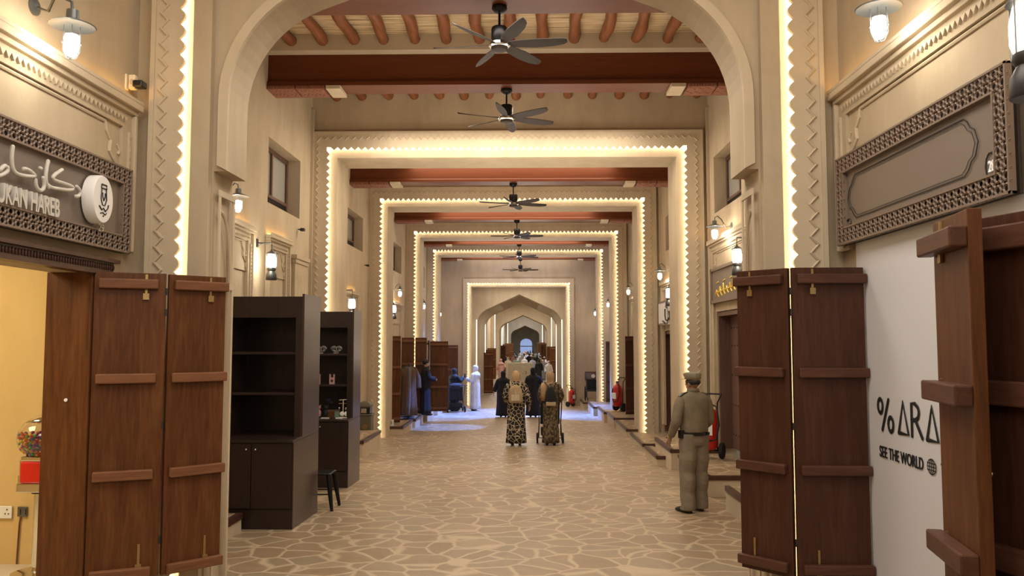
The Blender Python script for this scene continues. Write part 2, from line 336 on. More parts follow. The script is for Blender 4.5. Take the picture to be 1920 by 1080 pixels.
# pilasters beside the arch: wavy plate, zigzag line, raised border, led strip in a groove
def wavy(u0, v0, v1, per, amp, out, n=8, cusp=True):
    """inner edge points along v: scalloped"""
    pts = []; k = int(round((v1-v0)/per))
    for i in range(k*n+1):
        t = i/n; c = abs(math.sin(PI*t)) if cusp else (.5-.5*math.cos(2*PI*t)); pts.append((u0+out*amp*c, v0+(v1-v0)*i/(k*n)))
    return pts
def portal_trim(owner, y, xl, xr, zt, zb, bw, per, led='led', cusp=False, top=True, detail=True, lw=.05, bd=.06, amp=.05):
    """decorated frame round an opening whose led strip runs along xl / zt / xr"""
    for side in (-1, 1):
        x = xl if side == -1 else xr
        pts = [(x+side*bw, zb)] + wavy(x+side*(amp+.012), zb, zt, per, amp, -side, 8 if cusp else 2, cusp) + [(x+side*bw, zt)]
        struct(MB().prism(pts, 'y', y-bd-.015, y-.045).box(*sorted((x+side*(amp+.075), x+side*(bw-.003))), y-.045, y, zb, zt).build('trim_3', 'plaster_pale', owner))  # paler plaster puts part of the strip's glow into the plate's colour
        struct(MB().box(*sorted((x+side*(amp+.045), x+side*(amp+.045+lw))), y-.034, y-.008, zb, zt+amp+.04).build('led_strip', led, owner))
        if detail:
            b = MB(); z = zb; k = 0; pz = []
            while z < zt+(bw*.75 if top else 0): pz.append((x+side*(bw*.72+(.028 if k % 2 else -.028)), y-bd-.019, z)); z += per/2; k += 1
            b.tube(pz, .013, 5); b.box(*sorted((x+side*bw, x+side*(bw+.035))), y-bd-.03, y, zb, zt+(bw if top else 0))
            struct(b.build('trim_4', 'plaster_pale', owner))
    if top:
        pts = [(xl-bw, zt+bw), (xl-bw, zt), (xl-amp-.012, zt), (xl-amp-.012, zt+amp+.012)]; k = int((xr-xl)/per)
        for i in range(k*2+1): pts.append((xl+(xr-xl)*i/(k*2), zt+amp+.012-amp*(i % 2)))
        pts += [(xr+amp+.012, zt+amp+.012), (xr+amp+.012, zt), (xr+bw, zt), (xr+bw, zt+bw)]
        struct(MB().prism(pts, 'y', y-bd-.015, y-.045).box(xl-bw, xr+bw, y-.045, y, zt+amp+.075, zt+bw-.003).build('trim_3', 'plaster_pale', owner))
        struct(MB().box(xl-amp-.03, xr+amp+.03, y-.034, y-.008, zt+amp+.045, zt+amp+.045+lw).build('led_strip', led, owner))
        if detail:
            b = MB(); n = int((xr-xl+1.4*bw)/per*2)
            b.tube([(xl-bw*.7+(xr-xl+1.4*bw)*i/n, y-bd-.019, zt+bw*.72+(.028 if i % 2 else -.028)) for i in range(n+1)], .013, 5)
            b.box(xl-bw-.035, xr+bw+.035, y-bd-.03, y, zt+bw, zt+bw+.035)
            struct(b.build('trim_4', 'plaster_pale', owner))
portal_trim(aw, 6.1, -2.655, 1.985, 5.58, -.25, .235, .122, top=False, cusp=True, lw=.018, amp=.042)
for side, x in ((-1, -2.655), (1, 1.985)):
    struct(MB().box(*sorted((x-side*.055, x-side*.20)), 6.03, 6.1, -.3, 5.6).build('trim_5', 'plaster', aw))
# gallery walls with high windows
WIN_L = [(11.95, 13.65, 3.88, 4.89), (17.1, 18.95, 3.9, 4.71), (23.2, 24.8, 3.85, 4.7), (29, 30.4, 3.8, 4.6)]
WIN_R = [(12.2, 13.97, 4.0, 5.0), (17.1, 18.95, 3.9, 4.71), (23.2, 24.8, 3.85, 4.7), (29, 30.4, 3.8, 4.6)]
cells([6.3, 37], [-1.3, 6.5], WIN_L, 'x', XL-.3, XL, 'wall_left', 'plaster')
DOORS_R = [(12.1, 13.95, -1.3, 2.28), (18.0, 19.55, -1.3, 2.02)]
cells([6.3, 37], [-1.3, 6.5], WIN_R+DOORS_R, 'x', XR, XR+.3, 'wall_right', 'plaster')
def hwin(i, side, w):
    x = XL-.3 if side < 0 else XR+.3; y0, y1, z0, z1 = w
    a, b_ = sorted((x, x-side*.09)); f = MB(); wd = .07
    f.box(a, b_, y0, y0+wd, z0, z1).box(a, b_, y1-wd, y1, z0, z1).box(a, b_, y0+wd, y1-wd, z1-wd, z1).box(a, b_, y0+wd, y1-wd, z0, z0+wd).box(a, b_, y0+wd, y1-wd, z0+.2, z0+.25)
    f.box(a, b_, (y0+y1)/2-.03, (y0+y1)/2+.03, z0+.25, z1-wd)
    o = struct(f.build('window_%d' % i, 'door_wood'))
    g = MB(); xm = (a+b_)/2; g.box(xm-.01, xm+.01, y0+.05, y1-.05, z0+.22, z1-.05)
    struct(g.build('window_glass', 'window_glass', o))
    v = MB()
    for k in range(6): v.box(a+.01, b_-.01, y0+.06, y1-.06, z0+.075+k*.021, z0+.085+k*.021)
    struct(v.build('window_vent', 'iron', o))
for i, w_ in enumerate(WIN_L): hwin(i+1, -1, w_)
for i, w_ in enumerate(WIN_R): hwin(i+11, 1, w_)
struct(MB().box(XL-.3, XR+.3, 6.5, 15.0, 6.36, 6.5).build('ceiling', 'straw'))
struct(MB().box(XL-.3, XR+.3, 15.0, 36.5, 6.0, 6.4).build('ceiling', 'straw'))
PORT = [14.4, 19.7, 25.7, 31.0]
for i, y in enumerate(PORT):
    o = cells([XL, XR], [-1.3, 6.38 if i == 0 else 6.0], [(-3.49, 2.70, -1.3, 5.12)], 'y', y, y+.9, 'wall_portal', 'plaster')
    portal_trim(o, y, -3.60, 2.81, 5.24, FZ(y), .32, .125, detail=i < 3, lw=.02+.004*i, amp=.055+.008*i)
    struct(MB().box(XL, XL+.05, y-.12, y-.05, FZ(y), 6).box(XR-.05, XR, y-.12, y-.05, FZ(y), 6).build('trim_6', 'plaster', o))
# end wall with the square portal, the vaulted passage and the halls beyond
o = cells([XL-.3, XR+.3], [-1.3, 6.0], [(-2.50, 1.67, -1.3, 4.17)], 'y', 35.0, 35.7, 'wall_end', 'plaster')
portal_trim(o, 35.0, -2.60, 1.77, 4.27, -1.05, .24, .12, detail=False, lw=.03, amp=.045)
xc = -.42
for sd, xx in ((0, -2.85), (1, 2.0)):
    cells([35.7, 38.5], [-1.3, 4.6], [], 'x', xx-.1, xx+.1, 'wall_left' if sd == 0 else 'wall_right', 'plaster')
struct(MB().box(-3, 2.2, 35.7, 38.5, 4.5, 4.7).build('ceiling', 'plaster'))
arch_wall('wall_arch', 38.5, 47, -3.6, 2.8, 5.6, keel(xc, 2.05, 2.55, .85, .46, zb=-1.3), 'plaster', zb=-1.3)
for y0, y1, tt in ((47, 69, 5.4), (72, 115, 5.4), (118, 150, 5.4)):
    cells([y0, y1], [-1.3, tt], [], 'x', -3.3, -3.1, 'wall_left', 'plaster_pale'); cells([y0, y1], [-1.3, tt], [], 'x', 2.3, 2.5, 'wall_right', 'plaster_pale')
    struct(MB().box(-3.3, 2.5, y0, y1, tt, tt+.2).build('ceiling', 'plaster_pale'))
arch_wall('wall_arch', 69, 72, -3.6, 2.8, 5.4, keel(xc, 2.05, 2.55, .85, .46, zb=-1.3), 'plaster_pale', zb=-1.3)
arch_wall('wall_arch', 115, 118, -3.6, 2.8, 5.4, keel(xc, 2.05, 2.55, .85, .46, zb=-1.3), 'plaster_pale', zb=-1.3)
o = arch_wall('wall_end', 150, 150.4, -3.6, 2.8, 5.4, keel(-.35, 1.1, 1.3, .9, .3, zb=-1.3), 'plaster', zb=-1.3)
struct(MB().prism(keel(-.35, 1.35, 1.4, .95, .35, zb=-1.3), 'y', 150.45, 150.5).build('window_21', 'sky_glass'))
struct(MB().box(-1.7, 1.0, 150.1, 150.3, .75, .95).build('window_frame', 'white_paint', o))
for y in (49, 66, 74, 84, 108):
    b = MB(); b.box(-3.1, -2.75, y, y+.15, FZ(y), 4.2); b.box(1.95, 2.3, y, y+.15, FZ(y), 4.2); o = struct(b.build('wall_pier', 'plaster'))
    b = MB(); b.box(-2.75, -2.71, y-.03, y+.1, FZ(y), 4.2); b.box(1.91, 1.95, y-.03, y+.1, FZ(y), 4.2); struct(b.build('led_strip', 'led_far', o))
for y in (38.2, 46.0):
    b = MB(); xx = 2.05
    b.box(xc-xx, xc-xx+.03, y, y+.05, -1.05, 2.8).box(xc+xx-.03, xc+xx, y, y+.05, -1.05, 2.8); struct(b.build('trim_7', 'led_far'))
# ------------------------------------------------------------------ beams, poles
def beam(y, z, label, h=.52):
    t = thing('ceiling_beam', label, 'beam', (0, y, z))
    MB().box(XL, XR, 0, .34, .075, h).build('beam_body', 'beam_wood', t, bevel=.01)
    MB().prism([(-.03, .075), (-.045, .05), (-.045, .0), (.385, .0), (.385, .05), (.37, .075), (-.03, .075)][:6], 'x', XL, XR).build('moulding', 'beam_wood', t)
    for s, x0 in ((1, XL), (-1, XR)):
        for a, b_, mm in ((0, .42, 'carved_wood'), (.44, .86, 'carved_wood'), (.90, 1.12, 'plaster_pale')):  # the pale end block is a highlight on the underside, made as a solid
            xa, xb = sorted((x0+s*a, x0+s*b_)); pb = MB().box(xa, xb, -.06, .40, -.055, 0)
            if mm == 'carved_wood':
                for k in range(10): 
                    cx = xa+.03+(xb-xa-.06)*k/9; pb.ell((cx, -.06, -.028), (.016, .012, .018), u=6, v=4); pb.ell((cx, .0+.04*(k % 3), -.056), (.02, .03, .01), u=6, v=4); pb.ell((cx, .2+.04*(k % 3), -.056), (.02, .03, .01), u=6, v=4)
            pb.build('carved_or_highlight_panel', mm, t, bevel=.004)
    return t
beam(8.83, 5.63, 'wide red brown beam nearest the camera, cut by the arch top')
beam(11.85, 5.63, 'full wide red brown beam seen through the near arch')
beam(17.5, 5.29, 'red brown beam framed by the first zigzag portal')
beam(23.4, 5.34, 'red brown beam framed by the second zigzag portal', .5)
beam(29.5, 5.36, 'red brown beam framed by the third zigzag portal', .45)
beam(34.2, 5.30, 'farthest thin red brown beam just before the end wall', .4)
def pole(x, y0, y1):
    b = MB(); n = 9; ph = random.random()*6
    b.tube([(x+.018*math.sin(ph+k*1.3), y0+(y1-y0)*k/n, 6.27+.012*math.sin(ph*2+k)) for k in range(n+1)], [.082+.010*math.sin(ph+k*2.1) for k in range(n+1)], 10)
    return b.build('ceiling_pole', 'pole_wood', smooth=True)
for k in range(15):
    x = -3.55+k*.47
    tag(pole(x, 9.3, 11.80), 'rough reddish round pole under the straw mat between the two nearest beams', 'pole', 'poles between the two nearest beams')
    tag(pole(x+.04, 12.25, 14.4), 'reddish pole end peeping out under the full wide beam', 'pole', 'poles behind the full wide beam')
b = MB().box(XL, XR, 11.66, 11.85, 6.12, 6.36); struct(b.build('trim_8', 'plaster_pale'))
t = thing('ceiling_sensor', 'small white box sensor on the straw ceiling beside the nearest fan', 'sensor', (.12, 9.9, 6.36))
MB().box(-.06, .06, -.08, .08, -.10, 0).build('sensor_body', 'white_paint', t, bevel=.01); MB().box(-.05, .05, -.085, -.08, -.085, -.02).build('grille', 'iron', t)
# ------------------------------------------------------------------ fans
def make_fan():
    t = thing('ceiling_fan', 'x', 'fan')                       # origin at the mount
    MB().lathe([(.02, 0), (.085, 0), (.09, -.03), (.06, -.07), (.02, -.085)], n=20).build('mount', 'black_metal', t, smooth=True)
    MB().lathe([(.014, -.05), (.014, -.27)], n=10).build('rod', 'black_metal', t, smooth=True)
    MB().lathe([(.03, -.24), (.085, -.25), (.095, -.27), (.095, -.38), (.075, -.41), (.07, -.44)], n=22).build('motor', 'black_metal', t, smooth=True)
    MB().lathe([(.05, -.43), (.12, -.44), (.125, -.47), (.105, -.485)], n=24).build('hub_ring', 'chrome', t, smooth=True)
    MB().lathe([(.10, -.482), (.085, -.52), (.02, -.535)], n=22).build('hub_cover', 'fan_blade', t, smooth=True)
    for k in range(6):
        a = k*PI/3; b = MB(); R = []
        for (r, w1, w2) in ((.10, .03, .03), (.22, .055, .055), (.42, .075, .065), (.62, .07, .05), (.74, .045, .035), (.78, .02, .015)):
            R.append([(r, w1, -.012*w1/.07*1.8), (r, -w2, .012*1.8)])
        vt = []
        for row in R: vt.append([b.bm.verts.new((p[0], p[1], -.455+p[2]+dz)) for p in row for dz in (.004, -.004)])
        for q in range(len(vt)-1):
            A, B = vt[q], vt[q+1]
            for i, j in ((0, 2), (2, 3), (3, 1), (1, 0)): b.bm.faces.new((A[i], A[j], B[j], B[i]))
        b.bm.faces.new((vt[0][0], vt[0][1], vt[0][3], vt[0][2])); b.bm.faces.new((vt[-1][0], vt[-1][2], vt[-1][3], vt[-1][1]))
        bmesh.ops.rotate(b.bm, verts=b.bm.verts, cent=(0, 0, 0), matrix=Matrix.Rotation(a, 3, 'Z'))
        b.build('fan_blade', 'fan_blade', t)
    return t
FANS = [(9.0, 5.63, -.14, 'nearest dark six-bladed ceiling fan, hanging from the beam cut by the arch'), (12.05, 5.63, .38, 'second ceiling fan, hanging under the full wide beam'),
        (17.7, 5.29, .3, 'third ceiling fan, seen inside the first zigzag portal'), (23.55, 5.34, .0, 'fourth ceiling fan, small, seen inside the second portal'),
        (29.6, 5.36, .4, 'fifth ceiling fan, tiny, seen inside the third portal'), (34.35, 5.30, .1, 'farthest ceiling fan, in front of the end wall')]
fan0 = make_fan()
for i, (y, z, a, lab) in enumerate(FANS):
    f = fan0 if i == 0 else copy_tree(fan0)
    f.location = (-.325, y, z); f.rotation_euler = (0, 0, a); f['label'] = lab; f['group'] = 'ceiling fans along the gallery'
# ------------------------------------------------------------------ near bay: shop surrounds, signs, folding doors
def surround(X, side, y0, y1, zb, zt, owner_name='shop_surround', label='', full=True, lab2=None):
    """plaster relief round a shop front on the wall at X; side -1 left wall, +1 right wall; led strip on its ledge"""
    s = -side; t = struct(thing('trim_9', None, None, (X, y0, zb))); L = y1-y0; H = zt-zb
    def bx(b, d0, d1, a, c, e, f): return b.box(*sorted((s*d0, s*d1)), a, c, e, f)
    b = MB(); bx(b, 0, .045, 0, L, H-.20, H-.05); bx(b, 0, .045, 0, .16, 0, H-.2); bx(b, 0, .045, L-.16, L, 0, H-.2); bx(b, 0, .02, .16, L-.16, H-.62, H-.20)
    b.build('relief_panel', 'plaster', t)
    b = MB(); bx(b, 0, .11, -.02, L+.02, H-.05, H); bx(b, .085, .11, -.02, L+.02, H, H+.03); bx(b, 0, .075, -.01, L+.01, H-.085, H-.05); bx(b, 0, .075, L-.03, L+.006, 0, H-.087); bx(b, 0, .075, -.006, .03, 0, H-.087)
    b.build('ledge', 'plaster_pale', t, bevel=.006)
    b = MB(); p = .052
    for k in range(int((L-.2)/p)): 
        a = .1+k*p; b.prism([(a, H-.125), (a+p*.5, H-.165), (a+p, H-.125)], 'x', *sorted((s*.045, s*.062)))
    for k in range(int((H-.2)/p)):
        a = .02+k*p
        for yc, d in ((L-.09, 1), (.09, -1)): b.prism([(yc, a), (yc+d*.03, a+p*.5), (yc, a+p)], 'x', *sorted((s*.045, s*.062)))
    b.build('tooth_row', 'plaster_pale', t)
    if full:
        b = MB()
        for yc, d in ((L-.16, -1), (.16, 1)):
            pts = [(yc, H-.62), (yc+d*.05, H-.56), (yc+d*.04, H-.50), (yc+d*.10, H-.46), (yc+d*.15, H-.42), (yc+d*.14, H-.34), (yc+d*.20, H-.28), (yc+d*.22, H-.22)]
            b.tube([(s*.025, a, c) for a, c in pts], .014, 6); b.tube([(s*.025, yc+d*.03+.02*math.sin(k), H-.42+.03*k*.6) for k in range(5)], .01, 6)
        b.tube([(s*.025, .38, H-.22), (s*.025, L-.38, H-.22)], .012, 6)
        b.build('curl_moulding', 'plaster_pale', t)
    b = MB(); bx(b, .03, .05, .02, L-.02, H+.002, H+.012); b.build('led_strip', 'led_yellow', t)
    return t
surround(NXL, -1, 3.3, 5.97, 2.44, 3.57, label='plaster relief with toothed ledge above the sign with white lettering')
surround(NXR, 1, 2.4, 6.04, 2.44, 3.65, label='plaster relief with toothed ledge above the blank sign numbered 28')
def lattice(b, u0, u1, v0, v1, d, P, cell=.07, r=.0075):
    """fretwork of rings and crosses filling a strip; P(u, v, d) gives the point"""
    nu = max(1, round((u1-u0)/cell)); nv = max(1, round((v1-v0)/cell)); cu = (u1-u0)/nu; cv = (v1-v0)/nv
    for i in range(nu):
        for j in range(nv):
            c = (u0+(i+.5)*cu, v0+(j+.5)*cv)
            ring = [P(c[0]+.36*cu*math.cos(2*PI*k/8), c[1]+.36*cv*math.sin(2*PI*k/8), d) for k in range(9)]
            b.tube(ring, r, 4, cap=False)
            for a in (-1, 1): b.tube([P(c[0]-.5*cu, c[1]-a*.5*cv, d), P(c[0]-.2*cu, c[1]-a*.2*cv, d)], r, 4); b.tube([P(c[0]+.5*cu, c[1]+a*.5*cv, d), P(c[0]+.2*cu, c[1]+a*.2*cv, d)], r, 4)
def sign(X, side, y0, y1, z0, z1, label, bw=.125):
    s = -side; t = thing('shop_sign', label, 'sign', (X, y0, z0)); L = y1-y0; H = z1-z0
    P = lambda u, v, d: (s*d, u, v)
    def bx(b, d0, d1, a, c, e, f): return b.box(*sorted((s*d0, s*d1)), a, c, e, f)
    bx(MB(), .02, .035, 0, L, 0, H).build('back_board', 'lattice_back', t)
    bx(MB(), .035, .05, bw, L-bw, bw, H-bw).build('sign_board', 'sign_grey', t)
    b = MB(); lattice(b, 0, L, 0, bw, .075, P); lattice(b, 0, L, H-bw, H, .075, P); lattice(b, 0, bw, bw, H-bw, .075, P); lattice(b, L-bw, L, bw, H-bw, .075, P)
    for a, c, e, f in ((0, L, 0, .012), (0, L, H-.012, H), (bw-.012, L-bw+.012, bw-.012, bw), (bw-.012, L-bw+.012, H-bw, H-bw+.012), (0, .012, 0, H), (L-.012, L, 0, H), (bw-.012, bw, bw, H-bw), (L-bw, L-bw+.012, bw, H-bw)):
        bx(b, .05, .085, a, c, e, f)
    b.build('lattice_frame', 'lattice', t)
    return t
sl = sign(NXL+.02, -1, 3.75, 5.86, 2.42, 3.045, 'grey sign with white Arabic and Latin lettering in a fretwork frame')
sr = sign(NXR-.02, 1, 3.82, 5.95, 2.475, 3.12, 'brown grey sign numbered 28 with an empty cartouche outline')
def onwall_strokes(strokes, X, owner, name, m, r, flat=.5):
    b = MB()
    for st in strokes:
        pts = [onX(px, py, X) for px, py in st]
        # a light smoothing of the traced stroke
        q = [pts[0]]
        for i in range(len(pts)-1): q += [pts[i].lerp(pts[i+1], .3), pts[i].lerp(pts[i+1], .7)]
        q.append(pts[-1]); b.tube(q, r, 8)
        b.ell(q[0], r, u=8, v=5).ell(q[-1], r, u=8, v=5)
    for v in b.bm.verts: v.co -= owner.location
    return b.build(name, m, owner, smooth=True)
Z = lambda L: [(a/3.176, 180+c/3.176) for a, c in L]
onwall_strokes([Z([(455, 540), (474, 560), (478, 582), (466, 598), (450, 598)]),
    Z([(368, 440), (345, 455), (318, 474), (312, 492), (330, 506), (380, 520), (425, 536), (437, 552), (420, 562), (360, 556), (300, 545), (284, 530)]),
    Z([(286, 388), (276, 430), (270, 480), (274, 520), (288, 544)]),
    Z([(210, 500), (212, 535), (228, 562), (248, 565), (262, 545), (262, 515), (256, 488)]), Z([(238, 430), (242, 433)]),
    Z([(75, 302), (69, 340), (68, 390), (74, 435), (92, 462), (130, 474), (175, 480), (202, 478)]), Z([(205, 474), (186, 452), (162, 436), (140, 434)]),
    Z([(44, 425), (46, 445), (28, 462), (0, 474), (-20, 476)]), Z([(0, 440), (18, 420), (30, 416)])], NXL+.115, sl, 'arabic_lettering', 'letter', .0125)
def wall_text(me, name, m, owner, X, y, z, side):
    """text mesh (x right, y up) laid on a side wall, reading left to right for a viewer in the gallery"""
    d = Vector((0, 1, 0)) if side < 0 else Vector((0, -1, 0)); up = Vector((0, 0, 1)); n = d.cross(up)
    mt = Matrix((d, up, n)).transposed().to_4x4(); mt.translation = Vector((X, y, z))-owner.location
    return put(me, name, m, owner, mt)
a0 = onX(-6, 412, NXL+.1); a1 = onX(107, 404, NXL+.1)
me = textmesh('DUKAN HAREB', .158, .012, sx=1.0, bold=.003); wdt = max(v.co.x for v in me.vertices)
for v in me.vertices: v.co.x *= (a1.y-a0.y+.10)/wdt
wall_text(me, 'latin_lettering', 'letter', sl, NXL+.105, a0.y-.10, 2.548, -1)
c0 = onX(194, 374, NXL+.165)
rot = Matrix.Rotation(PI/2, 4, 'Y')
b = MB().lathe([(.155, 0), (.165, .005), (.165, .075), (.158, .085)], n=40); bmesh.ops.scale(b.bm, vec=(1, .78, 1), verts=b.bm.verts); bmesh.ops.transform(b.bm, matrix=Matrix.Translation((NXL+.08, c0.y, c0.z))@rot, verts=b.bm.verts)
for v in b.bm.verts: v.co -= sl.location
disc = b.build('emblem_disc', 'board_white', sl, smooth=True)
b = MB(); X = NXL+.168
def C(u, v): return (X, c0.y+u*.78, c0.z+v)
b.tube([C(-.04, .1), C(.04, .1), C(.045, .075), C(-.045, .075), C(-.04, .1)], .005, 5); b.tube([C(-.035, .07), C(-.045, .0), C(-.02, -.04), C(.02, -.04), C(.045, 0), C(.035, .07)], .004, 5)
b.tube([C(-.02, .045), C(-.02, .02), C(0, -.01), C(.02, .02), C(.02, .045)], .004, 5); b.tube([C(-.07, -.05), C(-.03, -.075), C(0, -.06), C(.03, -.08), C(.07, -.055), C(.08, -.03)], .005, 5)
b.tube([C(-.05, -.10), C(-.01, -.09), C(.03, -.105), C(.05, -.09)], .004, 5); b.ell(C(0, -.115), .006, u=6, v=4)
for v in b.bm.verts: v.co -= sl.location
b.build('emblem_drawing', 'iron', disc)
c1 = onX(186, 428, NXL+.1); wall_text(textmesh('29', .075, .006), 'shop_number', 'letter', sl, NXL+.1, c1.y-.02, c1.z-.02, -1)
c1 = onX(1874, 317, NXR-.07); wall_text(textmesh('28', .082, .003, sx=.80), 'shop_number', 'letter_white', sr, NXR-.078, 4.035, c1.z, 1)
# empty cartouche outline on the right sign
X = NXR-.076; zc = 2.80
def cart(k):
    P_ = [(-.72, .155), (.72, .155), (.76, .13), (.79, .09), (.83, .07), (.86, 0), (.83, -.07), (.79, -.09), (.76, -.13), (.72, -.155), (-.72, -.155), (-.76, -.13), (-.79, -.09), (-.83, -.07), (-.86, 0), (-.83, .07), (-.79, .09), (-.76, .13), (-.72, .155)]
    return [(X, 4.96+u*k*.98, zc+v*(k if k == 1 else .9)) for u, v in P_]
b = MB(); b.tube(cart(1), .0032, 5); b.tube(cart(.965), .002, 5)
ci = [(X, 5.80+.035*math.cos(k*PI/5), 2.62+.035*math.sin(k*PI/5)) for k in range(11)]; b.tube(ci, .005, 5)
ci = [(X, 4.01+.05*math.cos(k*PI/5), c1.z+.03+.07*math.sin(k*PI/5)) for k in range(11)]; b.tube(ci, .004, 5)
for v in b.bm.verts: v.co -= sr.location
b.build('cartouche', 'iron', sr)
# hoarding with black lettering in the right-hand doorway
hb = thing('hoarding', 'white hoarding board with black % ARABICA lettering filling the doorway', 'hoarding', (NXR, 2.72, -.25))
MB().box(-.015, .03, .002, 3.115, 0, 2.73).build('board', 'hoarding', hb)
HX = NXR-.02
def hs(strokes, name, r):
    b = MB()
    for st in strokes:
        pts = [(HX, y, z) for y, z in st]; b.tube(pts, r, 6)
        for p in (pts[0], pts[-1]): b.ell(p, r, u=6, v=4)
    for v in b.bm.verts: v.co.x = HX+(v.co.x-HX)*.25; v.co -= hb.location
    return b.build(name, 'ink', hb)
def circ(y, z, ry, rz, n=14): return [(y+ry*math.cos(2*PI*k/n), z+rz*math.sin(2*PI*k/n)) for k in range(n+1)]
zt, zb = 1.385, 1.185
st = [circ(5.50, 1.335, .036, .047), circ(5.35, 1.225, .036, .047), [(5.375, 1.383), (5.475, 1.178)]]
def tri(y): return [(y-.012, zb), (y-.078, zt), (y-.144, zb), (y-.012, zb)]
def R_(y): return [(y, zb), (y, zt), (y-.05, zt), (y-.085, zt-.02), (y-.095, zt-.05), (y-.085, zt-.08), (y-.05, zt-.1), (y, zt-.1)]
def B_(y): return [(y, zb), (y, zt), (y-.07, zt), (y-.09, zt-.03), (y-.085, zt-.08), (y-.05, zt-.095), (y, zt-.095), (y-.07, zt-.095), (y-.105, zt-.13), (y-.1, zb+.02), (y-.07, zb), (y, zb)]
st += [tri(5.25), R_(5.06), [(5.01, zt-.1), (4.93, zb)], tri(4.885), B_(4.69), [(4.54, zb), (4.54, zt)], circ(4.42, (zt+zb)/2, .07, .1)[1:-3], tri(4.32)]
hs(st, 'large_lettering', .0145)
me = textmesh('SEE THE WORLD', .105, .002, bold=.0008); ww = max(v.co.x for v in me.vertices)
for v in me.vertices: v.co.x *= .60/ww
wall_text(me, 'small_lettering', 'ink', hb, HX, 5.53, .995, 1)
me = textmesh('THROUGH COFFEE', .105, .002, bold=.0008); ww = max(v.co.x for v in me.vertices)
for v in me.vertices: v.co.x *= .66/ww
wall_text(me, 'small_lettering', 'ink', hb, HX, 4.72, .995, 1)
g = [circ(4.83, 1.03, .052, .045), circ(4.83, 1.03, .025, .045), [(4.83, .985), (4.83, 1.075)], [(4.88, 1.05), (4.78, 1.05)], [(4.88, 1.01), (4.78, 1.01)], [(4.882, 1.03), (4.778, 1.03)]]
hs(g, 'globe_mark', .0035)
# folding doors
def panel(t, p0, p1, z0, z1, wood_, bar_w, face, bars, th=.038, bolts=True, inset=(.03, .05), bd=.045, bh=.068):
    """one leaf from p0 to p1 (ground points); face=+1/-1 side of the bars (left/right of the direction p0->p1)"""
    p0 = Vector((*p0, 0)); p1 = Vector((*p1, 0)); L = (p1-p0).length; a = math.atan2(p1.y-p0.y, p1.x-p0.x)
    mt = Matrix.Translation((p0.x-t.location.x, p0.y-t.location.y, z0-t.location.z)) @ Matrix.Rotation(a, 4, 'Z'); H = z1-z0
    o = MB().box(0, L, -th/2, th/2, 0, H).build('door_leaf', wood_, t, bevel=.004); o.matrix_local = mt
    for z in bars:
        zz = z-z0; q = MB().box(inset[0], L-inset[1], *sorted((face*th/2, face*(th/2+bd))), zz-bh/2, zz+bh/2).build('cross_bar', bar_w, o, bevel=.008)
    if bolts:
        f = face*(th/2+.004)
        for zz in (H-.10, .14):
            b = MB().box(L*.72-.008, L*.72+.008, min(f, 0), max(f, 0)+(.006 if face > 0 else 0), zz-.09, zz+.09).box(L*.72-.02, L*.72+.02, *sorted((f, f+face*.012)), zz-.09, zz-.045)
            b.build('door_bolt', 'brass', o)
    return o
fd = thing('folding_door', 'two-leaf reddish brown folding door beside the yellow doorway with gumball machine', 'door', (-3.02, 5.52, .15))
BZ = (2.175, 1.51, .84, .17)
panel(fd, (-3.03, 5.52), (-2.605, 5.70), .13, 2.255, 'leaf_wood', 'bar_wood', -1, BZ)
panel(fd, (-2.592, 5.705), (-2.29, 5.99), .13, 2.252, 'leaf_wood', 'bar_wood', -1, BZ, inset=(.03, -.01))
b = MB()
for z in (2.1, 1.95, 1.15, .35): b.lathe([(.008, 0), (.008, .05)], (-2.598+3.02, 5.685-5.52, z-.15), 8)
b.build('hinge', 'iron', fd)
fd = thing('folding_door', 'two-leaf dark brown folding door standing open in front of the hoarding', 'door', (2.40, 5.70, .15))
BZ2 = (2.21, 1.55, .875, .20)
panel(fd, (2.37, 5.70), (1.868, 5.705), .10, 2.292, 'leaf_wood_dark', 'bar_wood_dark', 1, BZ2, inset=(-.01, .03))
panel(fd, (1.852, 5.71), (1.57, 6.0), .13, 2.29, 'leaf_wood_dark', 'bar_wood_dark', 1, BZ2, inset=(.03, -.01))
b = MB()
for z in (2.1, 1.95, 1.15, .35): b.lathe([(.008, 0), (.008, .05)], (1.86-2.4, -.01, z-.15), 8)
b.build('hinge', 'iron', fd)
fd = thing('folding_door', 'folded dark door seen edge-on at the right side of the hoarding', 'door', (2.3, 2.8, .15))
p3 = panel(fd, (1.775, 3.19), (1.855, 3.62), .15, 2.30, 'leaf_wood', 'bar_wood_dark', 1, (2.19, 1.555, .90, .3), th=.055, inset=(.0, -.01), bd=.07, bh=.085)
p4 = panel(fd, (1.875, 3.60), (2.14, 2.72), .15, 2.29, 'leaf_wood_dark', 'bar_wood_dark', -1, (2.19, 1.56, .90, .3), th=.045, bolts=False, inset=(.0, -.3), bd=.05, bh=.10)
b = MB(); b.tube([(1.80, 3.35, 1.235), (1.86, 3.32, 1.235)], .007, 8).ell((1.87, 3.315, 1.235), .012, u=8, v=6); b.tube([(1.80, 3.33, 1.135), (1.865, 3.30, 1.135)], .009, 6)
for v in b.bm.verts: v.co -= fd.location
b.build('latch', 'brass', fd)
struct(MB().box(NXR-.02, NXR+.3, 2.2, 2.72, -.3, 2.49).build('door_2', 'plaster'))
